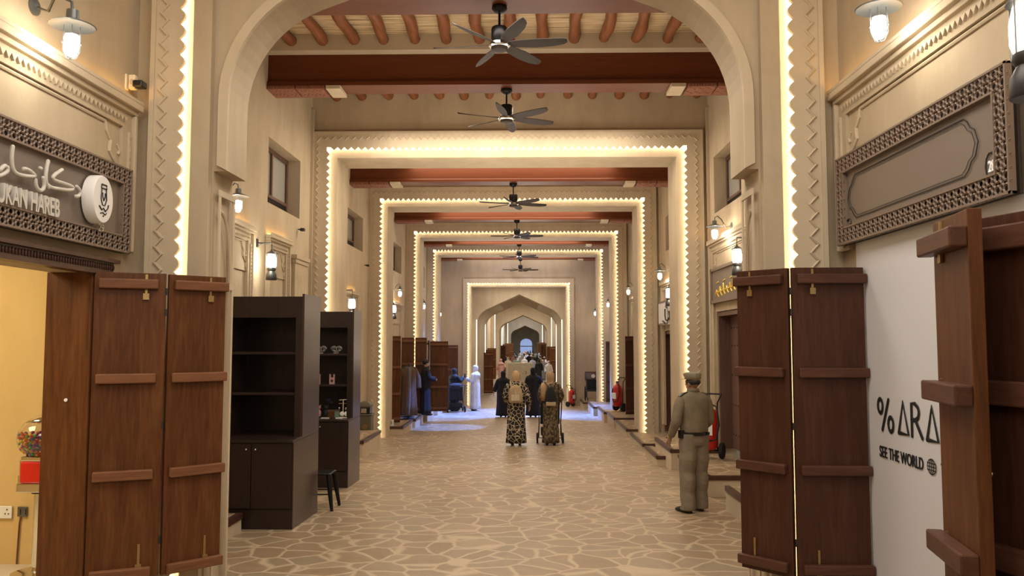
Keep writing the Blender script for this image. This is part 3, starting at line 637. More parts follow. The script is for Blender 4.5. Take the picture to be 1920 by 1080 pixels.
# carved lintel and deep jamb of the left doorway
o = struct(MB().box(NXL-.29, NXL+.03, 5.49, 5.56, -.15, 2.25).box(NXL-.29, NXL+.03, 3.66, 3.72, -.15, 2.25).build('door_1', 'leaf_wood', bevel=.004))
b = MB().box(NXL-.05, NXL+.05, 3.5, 5.75, 2.245, 2.27).box(NXL-.05, NXL+.075, 3.5, 5.78, 2.335, 2.36).box(NXL-.05, NXL+.04, 3.5, 5.75, 2.27, 2.335)
for k in range(75): b.ell((NXL+.042, 3.52+k*.03, 2.302), (.012, .012, .022), u=6, v=4)
struct(b.build('door_lintel', 'nosing_wood', o))
struct(MB().box(NXL-.29, NXL, 3.72, 5.5, -.25, .13).build('door_sill', 'plaster', o))
tag(MB().lathe([(.012, 0), (.012, .008)], (0, 0, 0), 10).build('x', 'white_paint'), 'small round white wall plug on the dark jamb', 'plug')
q = bpy.data.objects['x']; q.name = 'wall_plug'; q.rotation_euler = (PI/2, 0, 0); q.location = onY(124, 750, 5.49)
# shop room
b = MB()
for args in ((-6.8, NXL-.27, 5.95, 6.05, .1, 3.0), (-6.9, -6.8, 2.5, 6.05, .1, 3.0), (-6.8, NXL-.27, 2.4, 2.5, .1, 3.0)): b.box(*args)
struct(b.build('wall_shop', 'plaster_shop')); struct(MB().box(-6.8, NXL-.27, 2.5, 5.95, .05, .13).build('floor_shop', 'plaster_pale')); struct(MB().box(-6.8, NXL-.27, 2.5, 5.95, 2.9, 3.0).build('ceiling', 'plaster_pale'))
area('shop_light', (-4.6, 4.5, 2.85), 1.2, 62, (1, .85, .55))
so = thing('wall_socket', 'white double wall socket low on the yellow shop wall', 'socket', onY(5, 960, 5.945))
MB().box(-.075, .075, -.012, 0, -.045, .045).build('plate', 'white_paint', so, bevel=.003)
b = MB()
for k in (-.04, .04):
    for dx, dz in ((0, .02), (-.012, -.01), (.012, -.01)): b.box(k+dx-.004, k+dx+.004, -.016, -.011, dz-.004, dz+.004)
b.build('socket_holes', 'black_plastic', so)
so = thing('junction_box', 'open metal junction box with cable groove on yellow wall', 'junction box', onY(43, 959, 5.945))
MB().box(-.035, .035, -.01, .0, -.035, .035).box(-.03, -.012, -.018, -.01, -.02, .02).box(.01, .028, -.018, -.01, -.02, .02).build('box', 'grey_metal', so)
MB().tube([(-.01, -.004, -.035), (-.02, -.004, -.08), (-.03, -.004, -.38)], .006, 5).build('cable', 'bar_wood', so)
# gumball machine
gm = thing('gumball_machine', 'gumball machine with red body on a chrome pole in the yellow shop', 'gumball machine', (-3.475, 5.72, .13))
MB().lathe([(.17, 0), (.17, .012), (.06, .03), (.05, .05)], n=32).build('base', 'chrome', gm, smooth=True)
MB().lathe([(.042, .03), (.042, .575)], n=24).build('pole', 'chrome', gm, smooth=True)
MB().lathe([(.06, .565), (.06, .585)], n=24).build('collar', 'black_metal', gm)
MB().box(-.115, .115, -.105, .105, .58, .645).build('tray', 'chrome', gm, bevel=.008); MB().box(-.10, .10, -.09, .09, .795, .83).build('globe_seat', 'chrome', gm, bevel=.008)
MB().box(-.10, .10, -.095, .095, .645, .795).build('body', 'red_box', gm, bevel=.012)
b = MB().box(-.135, -.10, -.05, .05, .60, .64).box(-.125, -.10, -.055, .055, .70, .80); b.ell((-.14, 0, .745), (.012, .03, .03)); b.box(-.15, -.12, -.01, .01, .72, .77); b.box(-.145, -.10, -.04, .04, .625, .69)
b.build('coin_mechanism', 'chrome', gm)
b = MB().lathe([(.06, .825), (.115, .85), (.155, .90), (.168, .955), (.155, 1.01), (.12, 1.06), (.085, 1.08)], n=36, cap=False); b.build('globe', 'glass', gm, smooth=True, solid=.003)
MB().lathe([(.09, 1.075), (.085, 1.085), (.03, 1.115), (.012, 1.12), (.012, 1.135)], n=28).build('lid', 'chrome', gm, smooth=True)
b = MB(); random.seed(3); cc = []
tries = 0
while len(cc) < 330 and tries < 6000:
    tries += 1; z = random.uniform(.835, .985); rr = math.sqrt(max(0, .156**2-(z-.955)**2))
    a = random.uniform(0, 2*PI); q = rr*math.sqrt(random.uniform(.15, 1)); p = Vector((q*math.cos(a), q*math.sin(a), z))
    if all((p-c).length > .0185 for c in cc): cc.append(p)
for p in cc: bmesh.ops.create_icosphere(b.bm, subdivisions=1, radius=.0125, matrix=Matrix.Translation(p))
nf = len(b.bm.faces)//len(cc)
go = b.build('gumballs', 'candy0', gm, smooth=True); go['kind'] = 'stuff'
for i in range(1, 6): go.data.materials.append(M['candy%d' % i])
ci_ = [random.randrange(6) for _ in cc]; go.data.polygons.foreach_set('material_index', [ci_[i//nf] for i in range(nf*len(cc))])
# ------------------------------------------------------------------ lamps
def barn_lamp(wall, side, bulb, label, power=14, small=False):
    """wall (x, y, z) of the plate; bulb (x, y, z) of the lamp centre"""
    t = thing('barn_lamp', label, 'wall lamp', wall, group='barn lamps on the plaster walls'); w_ = Vector(wall); d = Vector(bulb)-w_
    b = MB().lathe([(.055, 0), (.055, .012), (.03, .025)], n=16); bmesh.ops.rotate(b.bm, verts=b.bm.verts, cent=(0, 0, 0), matrix=Matrix.Rotation(-side*PI/2, 3, 'Y')); b.build('wall_plate', 'shade_metal', t, smooth=True)
    top = d+Vector((0, 0, .12)); o = Vector((0, 0, 0))
    MB().tube([o, o+Vector((d.x*.35, 0, -.03)), o+Vector((d.x*.6, d.y*.5, .10)), Vector((d.x*.82, d.y*.85, top.z+.13)), Vector((d.x*.97, d.y, top.z+.11)), top+Vector((0, 0, .03))], .009, 8).build('arm', 'shade_metal', t, smooth=True)
    MB().lathe([(.02, .06), (.035, .055), (.037, .0), (.05, -.005), (.135, -.04), (.13, -.045), (.03, -.015)], tuple(top), 28).build('shade', 'shade_metal', t, smooth=True)
    MB().lathe([(.012, .03), (.038, .02), (.044, -.03), (.04, -.085), (.02, -.11)], tuple(d), 14).build('bulb', 'bulb', t, smooth=True)
    b = MB()
    for k in range(6):
        a = k*PI/3; b.tube([tuple(d+Vector((math.cos(a)*r_, math.sin(a)*r_, z))) for r_, z in ((.05, .07), (.054, 0), (.053, -.07), (.03, -.12), (.004, -.13))], .0025, 4)
    b.tube([tuple(d+Vector((.055*math.cos(k*PI/6), .055*math.sin(k*PI/6), -.03))) for k in range(13)], .0025, 4, cap=False)
    b.build('cage', 'shade_metal', t)
    l = bpy.data.lights.new('bulb_light', 'POINT'); l.energy = power; l.color = (1, .86, .66); l.shadow_soft_size = .06; lo = bpy.data.objects.new('bulb_light', l); COL.objects.link(lo); lo.parent = t; lo.location = d+Vector((0, 0, -.02)) + Vector((0, -.13, -.10))
    return t
def lantern(wall, side, body, label, power=12, bracket=True):
    t = thing('lantern', label, 'lantern', wall, group='hanging lanterns on the shop fronts'); d = Vector(body)-Vector(wall)
    b = MB(); b.tube([(0, 0, 0), (d.x, d.y, .0)], .012, 6); b.box(-.01, .01, -.04, .04, -.06, .06); b.tube([(d.x, d.y, 0), (d.x, d.y, d.z+.17)], .006, 6); b.tube([(0, 0, -.05), (d.x*.5, d.y*.5, 0)], .006, 5); b.build('bracket', 'iron', t)
    c = (d.x, d.y, d.z)
    MB().lathe([(.012, .18), (.02, .16), (.075, .125), (.08, .11), (.06, .10)], c, 14).build('cap', 'grey_metal', t, smooth=True)
    MB().lathe([(.055, .10), (.07, .03), (.07, -.05), (.055, -.09)], c, 16).build('lantern_glass', 'lantern_glass', t, smooth=True)
    MB().lathe([(.06, -.09), (.065, -.12), (.05, -.14), (.075, -.19), (.08, -.26), (.075, -.27)], c, 18).build('base', 'iron', t, smooth=True)
    b = MB()
    for k in range(4):
        a = k*PI/2+.4; b.tube([(d.x+math.cos(a)*.078, d.y+math.sin(a)*.078, d.z+z) for z in (.11, -.1)], .004, 5)
    b.build('cage', 'grey_metal', t)
    l = bpy.data.lights.new('lantern_light', 'POINT'); l.energy = power; l.color = (1, .88, .68); l.shadow_soft_size = .08; lo = bpy.data.objects.new('lantern_light', l); COL.objects.link(lo); lo.parent = t; lo.location = d+Vector((0, -.15, 0))
    return t
barn_lamp((NXL, 4.77, 3.84), -1, (-2.79, 4.73, 3.62), 'large caged barn lamp over the white lettered sign', 5)
barn_lamp((NXR, 4.72, 3.90), 1, (2.12, 4.754, 3.70), 'large caged barn lamp over the blank numbered sign', 5)
lantern((NXR, 3.1, 3.2), 1, (1.965, 3.10, 2.985), 'lantern cut by the picture edge beside the numbered sign', 8)
barn_lamp((XL, 10.0, 3.62), -1, (-3.68, 10.0, 3.53), 'barn lamp half hidden behind the left arch jamb', 14)
lantern((XL, 11.52, 3.20), -1, (-3.74, 11.55, 2.93), 'lantern on a horizontal bracket above the empty shelf cabinet', 14)
lantern((XL, 16.9, 2.85), -1, (-3.7, 16.74, 2.55), 'lantern glowing just above the stocked shelf cabinet', 14)
barn_lamp((XR, 12.8, 3.62), 1, (3.0, 12.83, 3.53), 'barn lamp on the right wall above the gold lettered sign', 14)
lantern((XR, 11.7, 3.28), 1, (3.05, 11.68, 3.0), 'lantern beside the gold lettered sign', 14)
barn_lamp((XR, 18.2, 3.38), 1, (3.0, 18.22, 3.29), 'small barn lamp right of the first portal, above the white box sign', 14)
lantern((XR, 17.4, 3.05), 1, (3.05, 17.36, 2.8), 'small lantern just above the white box sign', 14)
barn_lamp((XR, 23.95, 3.38), 1, (3.0, 23.95, 3.28), 'tiny barn lamp on the right wall inside the second portal', 14)
barn_lamp((XR, 30.0, 3.27), 1, (3.0, 30.04, 3.17), 'tiny barn lamp on the right wall inside the third portal', 14)
barn_lamp((XR, 34.0, 3.1), 1, (2.85, 34.0, 2.98), 'tiny barn lamp on the right wall just before the end wall', 12)
barn_lamp((XL, 23.0, 3.28), -1, (-3.7, 23.02, 3.18), 'upper barn lamp on the left wall inside the second portal', 14)
lantern((XL, 22.0, 2.9), -1, (-3.7, 21.95, 2.65), 'lantern below the left barn lamp inside the second portal', 12)
barn_lamp((XL, 28.4, 3.14), -1, (-3.7, 28.38, 3.04), 'tiny barn lamp on the left wall inside the third portal', 14)
barn_lamp((XL, 33.6, 3.03), -1, (-3.7, 33.57, 2.93), 'tiny barn lamp on the left wall just before the end wall', 12)
# cameras and boxes
for loc, lab, yaw in ((onY(264, 160, 5.95), 'small black security camera beside the cream boxes', 0), (onX(568, 431, XL+.1), 'tiny black security camera before the first portal on the left wall', 1), (onX(690, 498, XL+.1), 'tiny black security camera before the second portal on the left wall', 1)):
    t = thing('security_camera', lab, 'camera', loc)
    k = .75
    b = MB().box(-.05*k, .05*k, -.06, .03, -.035*k, .035*k); b.build('housing', 'black_plastic', t, bevel=.01)
    MB().tube([(-.03, .02, 0), (-.10, .06, .02)], .012, 8).build('arm', 'black_plastic', t)
jb = thing('junction_box', 'pair of cream electrical boxes on the left pilaster corner', 'junction box', onY(238, 152, 5.9))
b = MB().box(-.07, -.005, 0, .05, -.06, .06).box(.005, .055, .01, .06, -.055, .055); b.build('box', 'cream_plastic', jb, bevel=.006)
MB().ell((-.037, 0, .02), (.012, .008, .012), u=8, v=5).ell((-.037, 0, -.02), (.012, .008, .012), u=8, v=5).ell((.03, .01, 0), (.015, .008, .02), u=8, v=5).build('knob', 'plaster_pale', jb)
# ------------------------------------------------------------------ gallery shop fronts
surround(XL, -1, 8.6, 11.2, .0, 3.37, label='plaster surround with glowing ledge half hidden behind the left arch jamb')
surround(XL, -1, 11.9, 12.95, .0, 3.38, label='narrow plaster surround with glowing ledge behind the hanging lantern')
pc = thing('wall_pilaster', 'slim plaster pilaster with carved capital beside the first portal', 'pilaster', (XL, 13.25, 0))
b = MB().box(0, .06, 0, .75, -.4, 3.15).box(0, .10, -.04, .79, 3.15, 3.22).box(0, .08, -.02, .77, 3.08, 3.15); b.build('shaft', 'plaster', pc, bevel=.006)
b = MB()
for yy, zz in ((.15, 2.9), (.35, 2.85), (.55, 2.9), (.45, 2.6), (.6, 2.6)): b.ell((.06, yy, zz), (.015, .03, .08), u=8, v=6)
b.build('carving', 'plaster_pale', pc)
surround(XL, -1, 16.0, 18.2, .0, 2.85, label='plaster surround with ledge behind the stocked shelf cabinet', full=False)
surround(XL, -1, 21.6, 24.6, -.4, 2.9, label='plaster surround on the left wall inside the second portal', full=False)
surround(XR, 1, 11.4, 14.15, .0, 3.5, label='plaster surround with glowing ledge above the gold lettered sign')
surround(XR, 1, 17.0, 19.3, -.2, 3.15, label='plaster surround with ledge around the white box sign', full=False)
surround(XR, 1, 22.4, 25.0, -.3, 3.1, label='plaster surround on the right wall inside the second portal', full=False)
gs = thing('shop_sign', 'dark sign with gold Arabic lettering over the studded door', 'sign', (XR-.05, 12.0, 2.42))
MB().box(-.01, .03, 0, 2.0, 0, .60).build('sign_board', 'sign_grey', gs)
b = MB()
for a in ((0, 2.0, 0, .05), (0, 2.0, .55, .6), (0, .05, 0, .6), (1.95, 2.0, 0, .6)): b.box(-.04, .0, *a)
b.build('frame', 'lattice', gs)
random.seed(5); st = []
gx = [(1342+ (k*6.2), 0) for k in range(8)]
for k, (px, _) in enumerate(gx):
    bse = 553-px*.0+ (1342-px)*.42; st.append([(px, bse), (px+2, bse-12-6*(k % 3)), (px+3, bse-2), (px+6, bse+3)])
    if k % 2 == 0: st.append([(px+2, bse-22), (px+5, bse-24)])
st.append([(1342, 549), (1352, 545), (1366, 540), (1388, 530)])
onwall_strokes(st, XR-.065, gs, 'gold_lettering', 'gold', .013)
ws = thing('box_sign', 'white box sign with black Arabic lettering on the right wall', 'sign', (XR-.14, 18.0, 2.15))
MB().box(0, .14, 0, 1.3, 0, .55).build('box', 'board_white', ws, bevel=.01)
MB().box(-.008, .0, .0, 1.3, 0, .04).box(-.008, 0, 0, 1.3, .51, .55).box(-.008, 0, 0, .04, 0, .55).box(-.008, 0, 1.26, 1.3, 0, .55).build('frame', 'lattice', ws)
onwall_strokes([[(1247, 580), (1247, 598), (1251, 602), (1254, 596)], [(1254, 584), (1256, 600)], [(1243, 602), (1247, 606)], [(1248, 575), (1250, 577)]], XR-.15, ws, 'arabic_lettering', 'ink', .018)
ws = thing('box_sign', 'small white box sign on the left wall inside the second portal', 'sign', (XL, 21.4, 2.0))
MB().box(0, .12, 0, .9, 0, .45).build('box', 'board_white', ws, bevel=.01); b = MB()
for k in range(4): b.box(.12, .125, .15, .75, .08+k*.09, .10+k*.09)
b.build('lettering', 'iron', ws)
def studded_door(y0, y1, z0, z1, label):
    x = XR+.22; t = thing('studded_door', label, 'door', (x, y0, z0)); L = y1-y0; H = z1-z0; mid = L*.5
    b = MB().box(-.20, .05, 0, .07, 0, H).box(-.20, .05, L-.07, L, 0, H).box(-.20, .05, .07, L-.07, H-.07, H); b.build('frame', 'door_wood', t)
    for a, c in ((.07, mid-.005), (mid+.005, L-.07)):
        o = MB().box(0, .045, a, c, .01, H-.07).build('door_leaf', 'door_wood', t); b = MB()
        for zz in (.25, .75, 1.25, 1.75, 2.05):
            for k in range(5): b.ell((-.003, a+.08+(c-a-.16)*k/4, min(zz, H-.15)), (.012, .016, .016), u=6, v=4)
        b.build('stud', 'iron', o)
    MB().box(-.04, 0, mid-.06, mid+.06, 0, H-.08).build('cover_strip', 'nosing_wood', t)
    b = MB().tube([(-.05, mid-.12, 1.08), (-.06, mid+.12, 1.08)], .015, 6).box(-.09, -.03, mid-.04, mid+.04, .93, 1.03).tube([(-.06, mid-.02, 1.03), (-.06, mid-.02, 1.10), (-.06, mid+.02, 1.10), (-.06, mid+.02, 1.03)], .007, 5)
    b.build('padlock', 'grey_metal', t); return t
studded_door(12.12, 13.93, -.05, 2.27, 'studded double door under the gold lettered sign')
studded_door(18.02, 19.53, -.38, 2.01, 'studded double door under the white box sign')
# platforms with wooden nosing
def platform(poly, zt, zb, label, group, edge):
    """poly: ground polygon; edge: the corner points of the nosing line"""
    c = Vector((*poly[0], zb)); t = thing('shop_platform', label, 'platform', c, group=group)
    MB().prism([(x-c.x, y-c.y) for x, y in poly], 'z', 0, zt-.015-zb).build('base', 'plaster_pale', t)
    MB().prism([(x-c.x, y-c.y) for x, y in poly], 'z', zt-.015-zb, zt-zb).build('paving', 'paving', t)
    b = MB()
    for (x0, y0), (x1, y1) in zip(edge, edge[1:]):
        xa, xb = sorted((x0-c.x, x1-c.x)); ya, yb = sorted((y0-c.y, y1-c.y)); inw = .05
        if xb-xa < .01: 
            s = 1 if poly is not None and (x0 > 0) else -1
            b.box(*sorted((xa-s*.012, xa+s*inw)), ya, yb, zt-zb-.055, zt-zb+.006)
        else: b.box(xa-.012, xb+.012, ya-.012, ya+inw, zt-zb-.055, zt-zb+.006)
    b.build('nosing', 'nosing_wood', t); return t
G = 'stone-topped platforms in front of the shops'
def plat_R(y0, y1, zt, label, x1=XR, x0=2.42):
    cuts = [p for p in PORT if p < y1 and p+.9 > y0]
    if cuts:
        p = cuts[0]; poly = [(x0, y0)]
        if y0 < p: poly += [(x1, y0), (x1, p), (2.70, p)]
        else: poly += [(2.70, y0)]
        if y1 > p+.9: poly += [(2.70, p+.9), (x1, p+.9), (x1, y1)]
        else: poly += [(2.70, y1)]
        poly += [(x0, y1)]
    else: poly = [(x0, y0), (x1, y0), (x1, y1), (x0, y1)]
    xe = (x1 if not (cuts and y0 >= cuts[0]) else 2.70)-.014
    return platform(poly, zt, FZ(y1)-.02, label, G, [(x0, y1), (x0, y0), (xe, y0)])
def plat_L(y0, y1, zt, label, x0=-3.17):
    cuts = [p for p in PORT if p < y1 and p+.9 > y0]; x1 = XL
    if cuts:
        p = cuts[0]; poly = [(x0, y0)]
        if y0 < p: poly += [(x1, y0), (x1, p), (-3.49, p)]
        else: poly += [(-3.49, y0)]
        if y1 > p+.9: poly += [(-3.49, p+.9), (x1, p+.9), (x1, y1)]
        else: poly += [(-3.49, y1)]
        poly += [(x0, y1)]
    else: poly = [(x0, y0), (x1, y0), (x1, y1), (x0, y1)]
    xe = (x1 if not (cuts and y0 >= cuts[0]) else -3.49)+.014
    return platform(poly, zt, FZ(y1)-.02, label, G, [(x0, y1), (x0, y0), (xe, y0)])
plat_R(6.55, 10.0, 0.0, 'nearest stone platform on the right, beside the open dark door')
plat_R(11.0, 13.1, -.047, 'paved platform in front of the studded door, behind the guard')
plat_R(13.75, 15.45, -.06, 'platform jutting out at the foot of the first portal, right of the walkers')
MB_ = platform([(2.27, 14.3), (2.42, 14.3), (2.42, 15.7), (2.27, 15.7)], -.25, FZ(15.7)-.02, 'narrow low step against the platform at the first portal', G, [(2.27, 15.7), (2.27, 14.3), (2.42, 14.3)])
plat_R(17.1, 19.2, -.39, 'low platform beneath the white box sign')
plat_R(19.9, 22.3, -.39, 'platform at the foot of the second portal on the right')
plat_R(22.8, 24.7, -.39, 'platform under the dark door leaf inside the second portal')
plat_R(24.95, 27.3, -.42, 'platform carrying the larger wheeled extinguisher', x0=2.35)
plat_R(28.2, 30.8, -.52, 'blue-lit platform inside the third portal on the right', x0=2.28)
plat_R(32.9, 34.9, -.72, 'farthest right platform carrying the wheelchair', x0=2.25)
plat_L(6.55, 8.62, -.06, 'platform just behind the left arch jamb, beside the empty cabinet', x0=-3.06)
plat_L(15.4, 17.3, -.137, 'platform in front of the bin beyond the first portal on the left')
plat_L(20.3, 22.0, -.38, 'nearest platform of the left row inside the second portal')
plat_L(22.6, 24.3, -.42, 'left platform under the coats on stands')
plat_L(25.3, 27.0, -.43, 'blue-lit left platform just beyond the coats')
plat_L(28.2, 29.9, -.50, 'left platform beside the folded pushchair')
# distant door leaves standing open
def leaf1(p0, p1, z0, z1, label, face, wood_='leaf_wood'):
    t = thing('door_leaf', label, 'door', (*p0, z0)); panel(t, p0, p1, z0, z1, wood_, 'bar_wood_dark' if wood_ != 'leaf_wood' else 'bar_wood', face, [z1-.1, z0+1.45, z0+.75, z0+.1], bolts=False, inset=(.02, .02)); return t
leaf1((-3.9, 20.9), (-3.38, 21.2), -.36, 1.91, 'plain dark door leaf nearest in the left row inside the second portal', -1)
leaf1((-3.79, 24.0), (-3.42, 24.05), -.36, 1.88, 'door leaf behind the left coat stand', -1)
leaf1((-3.40, 24.15), (-3.06, 24.2), -.36, 1.88, 'door leaf behind the dark-haired figure in a jacket', -1)
leaf1((-3.2, 25.6), (-3.08, 24.9), -.40, 1.80, 'narrow very dark door leaf seen edge-on in the left row', -1, 'leaf_wood_dark')
leaf1((-3.06, 25.0), (-2.50, 25.05), -.40, 1.77, 'door leaf with cross bars left of the woman with the pushchair', -1)
leaf1((-3.18, 31.8), (-2.78, 31.85), -.80, 1.62, 'reddish door leaf farthest back in the left row', -1)
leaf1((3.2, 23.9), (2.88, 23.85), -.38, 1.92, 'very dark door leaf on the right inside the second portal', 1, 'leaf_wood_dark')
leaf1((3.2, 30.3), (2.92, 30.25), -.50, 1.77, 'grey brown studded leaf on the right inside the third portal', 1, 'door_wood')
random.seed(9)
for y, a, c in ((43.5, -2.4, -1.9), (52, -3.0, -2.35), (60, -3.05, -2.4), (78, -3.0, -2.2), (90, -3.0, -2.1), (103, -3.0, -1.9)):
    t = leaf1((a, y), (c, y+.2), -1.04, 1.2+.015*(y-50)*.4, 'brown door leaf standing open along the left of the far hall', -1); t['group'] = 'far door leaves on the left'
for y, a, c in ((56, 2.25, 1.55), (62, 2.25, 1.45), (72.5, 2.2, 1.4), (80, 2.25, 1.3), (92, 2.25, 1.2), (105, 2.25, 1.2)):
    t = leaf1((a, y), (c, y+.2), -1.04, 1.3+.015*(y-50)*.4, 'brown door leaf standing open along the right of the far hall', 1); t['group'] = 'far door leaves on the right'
# ------------------------------------------------------------------ shelf cabinets, stool, bin
def cabinet(loc, wdt, depth_base, hutch_y, depth, label, H=2.58):
    t = thing('shelf_cabinet', label, 'cabinet', loc); cz = 1.0; kick = .26
    b = MB().box(0, wdt, .0, .02, kick, cz-.03).build('carcass', 'laminate', t)
    MB().box(.0, .02, .02, depth, .0, cz-.03).box(wdt-.02, wdt, .02, depth, 0, cz-.03).box(.02, wdt-.02, depth-.02, depth, 0, cz-.03).box(.02, wdt-.02, .02, depth-.02, kick, kick+.02).build('base_sides', 'laminate_side', t)
    MB().box(.06, wdt, .0, .02, 0, kick-.005).build('kick_board', 'laminate', t)
    for a, c, k in ((.02, wdt/2-.004, wdt/2-.05), (wdt/2+.004, wdt-.02, wdt/2+.05)):
        o = MB().box(a, c, -.02, 0, kick+.01, cz-.04).build('cabinet_door', 'laminate', t, bevel=.003)
        MB().ell((k, -.032, cz-.10), (.012, .012, .012)).build('knob', 'chrome', o, smooth=True)
    MB().box(-.0, wdt+.0, -.03, hutch_y+.02, cz-.03, cz).box(0, wdt, hutch_y, depth, cz-.03, cz).build('counter', 'laminate', t, bevel=.004)
    h0 = hutch_y
    MB().box(0, .025, h0+.02, depth, cz, H).build('side_panel', 'laminate_side', t); MB().box(wdt-.025, wdt, h0-.0, depth, cz, H+.03).build('side_panel', 'laminate_side', t)
    MB().box(.025, wdt-.025, depth-.02, depth, cz, H).build('back_panel', 'laminate', t)
    MB().box(0, wdt-.025, h0, h0+.02, H-.24, H).box(wdt-.095, wdt-.025, h0, h0+.02, cz, H-.24).box(0, .07, h0, h0+.02, cz, H-.24).box(.0, wdt-.025, h0+.02, depth-.02, H-.02, H).build('face_frame', 'laminate', t)
    for z in (1.46, 1.92): MB().box(.025, wdt-.025, h0+.03, depth-.02, z, z+.03).build('shelf', 'laminate', t, bevel=.003)
    return t
c1_ = cabinet((-3.46, 8.73, -.30), .915, 0, .33, 1.03, 'tall dark shelf cabinet with empty shelves behind the left arch jamb')
c2_ = cabinet((-3.52, 11.66, -.365), .915, 0, .28, .80, 'tall dark shelf cabinet stocked with small trinkets, behind the empty one')
# trinkets on the second cabinet
def item(name, mb_parts, label, cat, loc, group=None):
    t = thing(name, label, cat, loc, group=group)
    for nm, mb_, m_ in mb_parts: mb_.build(nm, m_, t)
    return t
zt_ = -.365
for k, (px, lb) in enumerate(((602, 'glassy butterfly ornament on the upper trinket shelf, against the empty cabinet'), (631, 'glassy butterfly ornament alone on the right of the upper trinket shelf'))):
    p = onY(px, 650, 12.1); wing = MB()
    for s in (-1, 1): wing.ell((s*.05, 0, .085), (.045, .01, .03), Matrix.Rotation(s*.5, 3, 'Y')).ell((s*.04, 0, .04), (.035, .01, .02), Matrix.Rotation(-s*.5, 3, 'Y'))
    item('butterfly_ornament', [('wings', wing, 'grey_metal'), ('body', MB().ell((0, 0, .06), (.01, .012, .05)).box(-.04, .04, -.03, .03, 0, .015), 'chrome')], lb, 'ornament', (p.x, 12.1, zt_+1.95))
for k, (px, lb) in enumerate(((596, 'small pale gift bag on the middle shelf, half hidden by the empty cabinet'), (623, 'small pale gift bag with dark motif on the middle shelf'))):
    p = onY(px, 705, 12.1)
    item('gift_bag', [('bag', MB().box(-.04, .04, -.02, .02, 0, .10).box(-.04, -.02, -.02, .02, .10, .15).box(.02, .04, -.02, .02, .10, .15), 'pink_cloth'), ('motif', MB().ell((0, -.021, .05), (.02, .002, .02)), 'ink')], lb, 'bag', (p.x, 12.1, zt_+1.49))
TR = [(598, 'pink_cloth', 'pink plush figure on the cabinet counter'), (611, 'navy', 'dark figurine on the cabinet counter'), (620, 'leaf_wood', 'small orange brown box on the counter'), (629, 'green_cloth', 'green keepsake box on the counter'), (640, 'brown_cloth', 'little brown jewellery stand on the counter')]
for k, (px, mm, lb) in enumerate(TR):
    p = onY(px, 770, 12.0); yy = 12.0+.02*k
    if 'box' in lb: parts_ = [('box_body', MB().box(-.05, .05, -.03, .03, 0, .09), mm), ('box_lid', MB().box(-.053, .053, -.033, .033, .09, .11), 'brown_cloth')]
    elif 'stand' in lb: parts_ = [('post', MB().tube([(0, 0, 0), (0, 0, .22)], .006, 6).tube([(-.06, 0, .2), (.06, 0, .2)], .005, 6), 'brass'), ('stand_base', MB().lathe([(.045, 0), (.04, .012)], n=14), mm), ('pendant', MB().ell((.05, 0, .12), (.015, .008, .025)).ell((-.05, 0, .13), (.015, .008, .02)), 'chrome')]
    else: parts_ = [('figure_body', MB().ell((0, 0, .06), (.035, .03, .06)), mm), ('figure_head', MB().ell((0, 0, .145), .03).ell((-.022, 0, .175), .011).ell((.022, 0, .175), .011), mm), ('figure_base', MB().box(-.04, .04, -.03, .03, 0, .015), 'black_plastic')]
    item('trinket', parts_, lb, 'trinket', (p.x, yy, zt_+1.0))
p = onY(616, 735, 12.2); item('blue_ornament', [('ornament', MB().ell((0, 0, .0), (.05, .03, .04)).ell((.04, 0, -.03), (.04, .02, .02)), 'sky_glass' if False else 'navy'), ('post', MB().tube([(0, 0, -.02), (0, 0, -.22)], .005, 6).box(-.04, .04, -.03, .03, -.235, -.22), 'iron')], 'dark blue ornament raised on a thin post on the counter', 'ornament', (p.x, 12.2, zt_+1.235))
p = onY(649, 770, 12.0); item('earring_stand', [('post', MB().tube([(-.02, 0, 0), (-.02, 0, .26)], .006, 6).tube([(-.08, 0, .26), (.09, 0, .27)], .006, 6), 'cream_plastic'), ('white_tags', MB().ell((-.03, -.03, .06), (.035, .008, .035)).ell((.035, -.03, .06), (.035, .008, .035)), 'white_paint'), ('stand_base', MB().box(-.07, .05, -.05, .02, 0, .012), 'cream_plastic')], 'earring stand with two white round tags on the counter', 'stand', (p.x-.02, 11.98, zt_+1.0))
for k, (px, w_) in enumerate(((610, .06), (636, .05))):
    p = onY(px, 775, 11.85); tag(MB().box(-w_, w_, -.02, .02, 0, .012).build('price_card', 'white_paint', loc=(p.x, 11.85, zt_+1.0)), ['white price card lying under the dark figurine', 'white price card lying beside the brown jewellery stand'][k], 'card')
st_ = thing('metal_stool', 'black metal stool half hidden behind the empty cabinet', 'stool', (-2.58, 10.02, FZ(10.02)))
MB().box(-.16, .16, -.16, .16, .425, .45).build('seat', 'black_metal', st_, bevel=.012)
for sx in (-1, 1):
    for sy in (-1, 1): MB().tube([(sx*.135, sy*.135, .43), (sx*.165, sy*.165, .2), (sx*.195, sy*.195, 0)], [.036, .028, .019], 8).build("leg", "black_metal", st_, smooth=True)
MB().tube([(-.165, -.165, .2), (.165, -.165, .2)], .008, 6).tube([(-.165, .165, .2), (.165, .165, .2)], .008, 6).build('stretcher', 'black_metal', st_)
bn = thing('litter_bin', 'olive litter bin with round emblem beside the stocked cabinet', 'bin', (-3.60, 17.75, FZ(17.75)))
MB().box(-.16, .16, -.16, .16, .1, .70).box(-.18, .18, -.18, .18, .66, .70).box(-.18, .18, -.18, .18, .08, .14).build('bin_body', 'olive', bn, bevel=.015)
MB().box(-.13, .13, -.13, .13, .70, .84).build('opening', 'black_plastic', bn); MB().box(-.06, .06, -.15, -.13, .72, .82).build('flap', 'chrome', bn)
b = MB().lathe([(.20, .84), (.20, .88), (.16, .94), (.06, .97)], n=4)
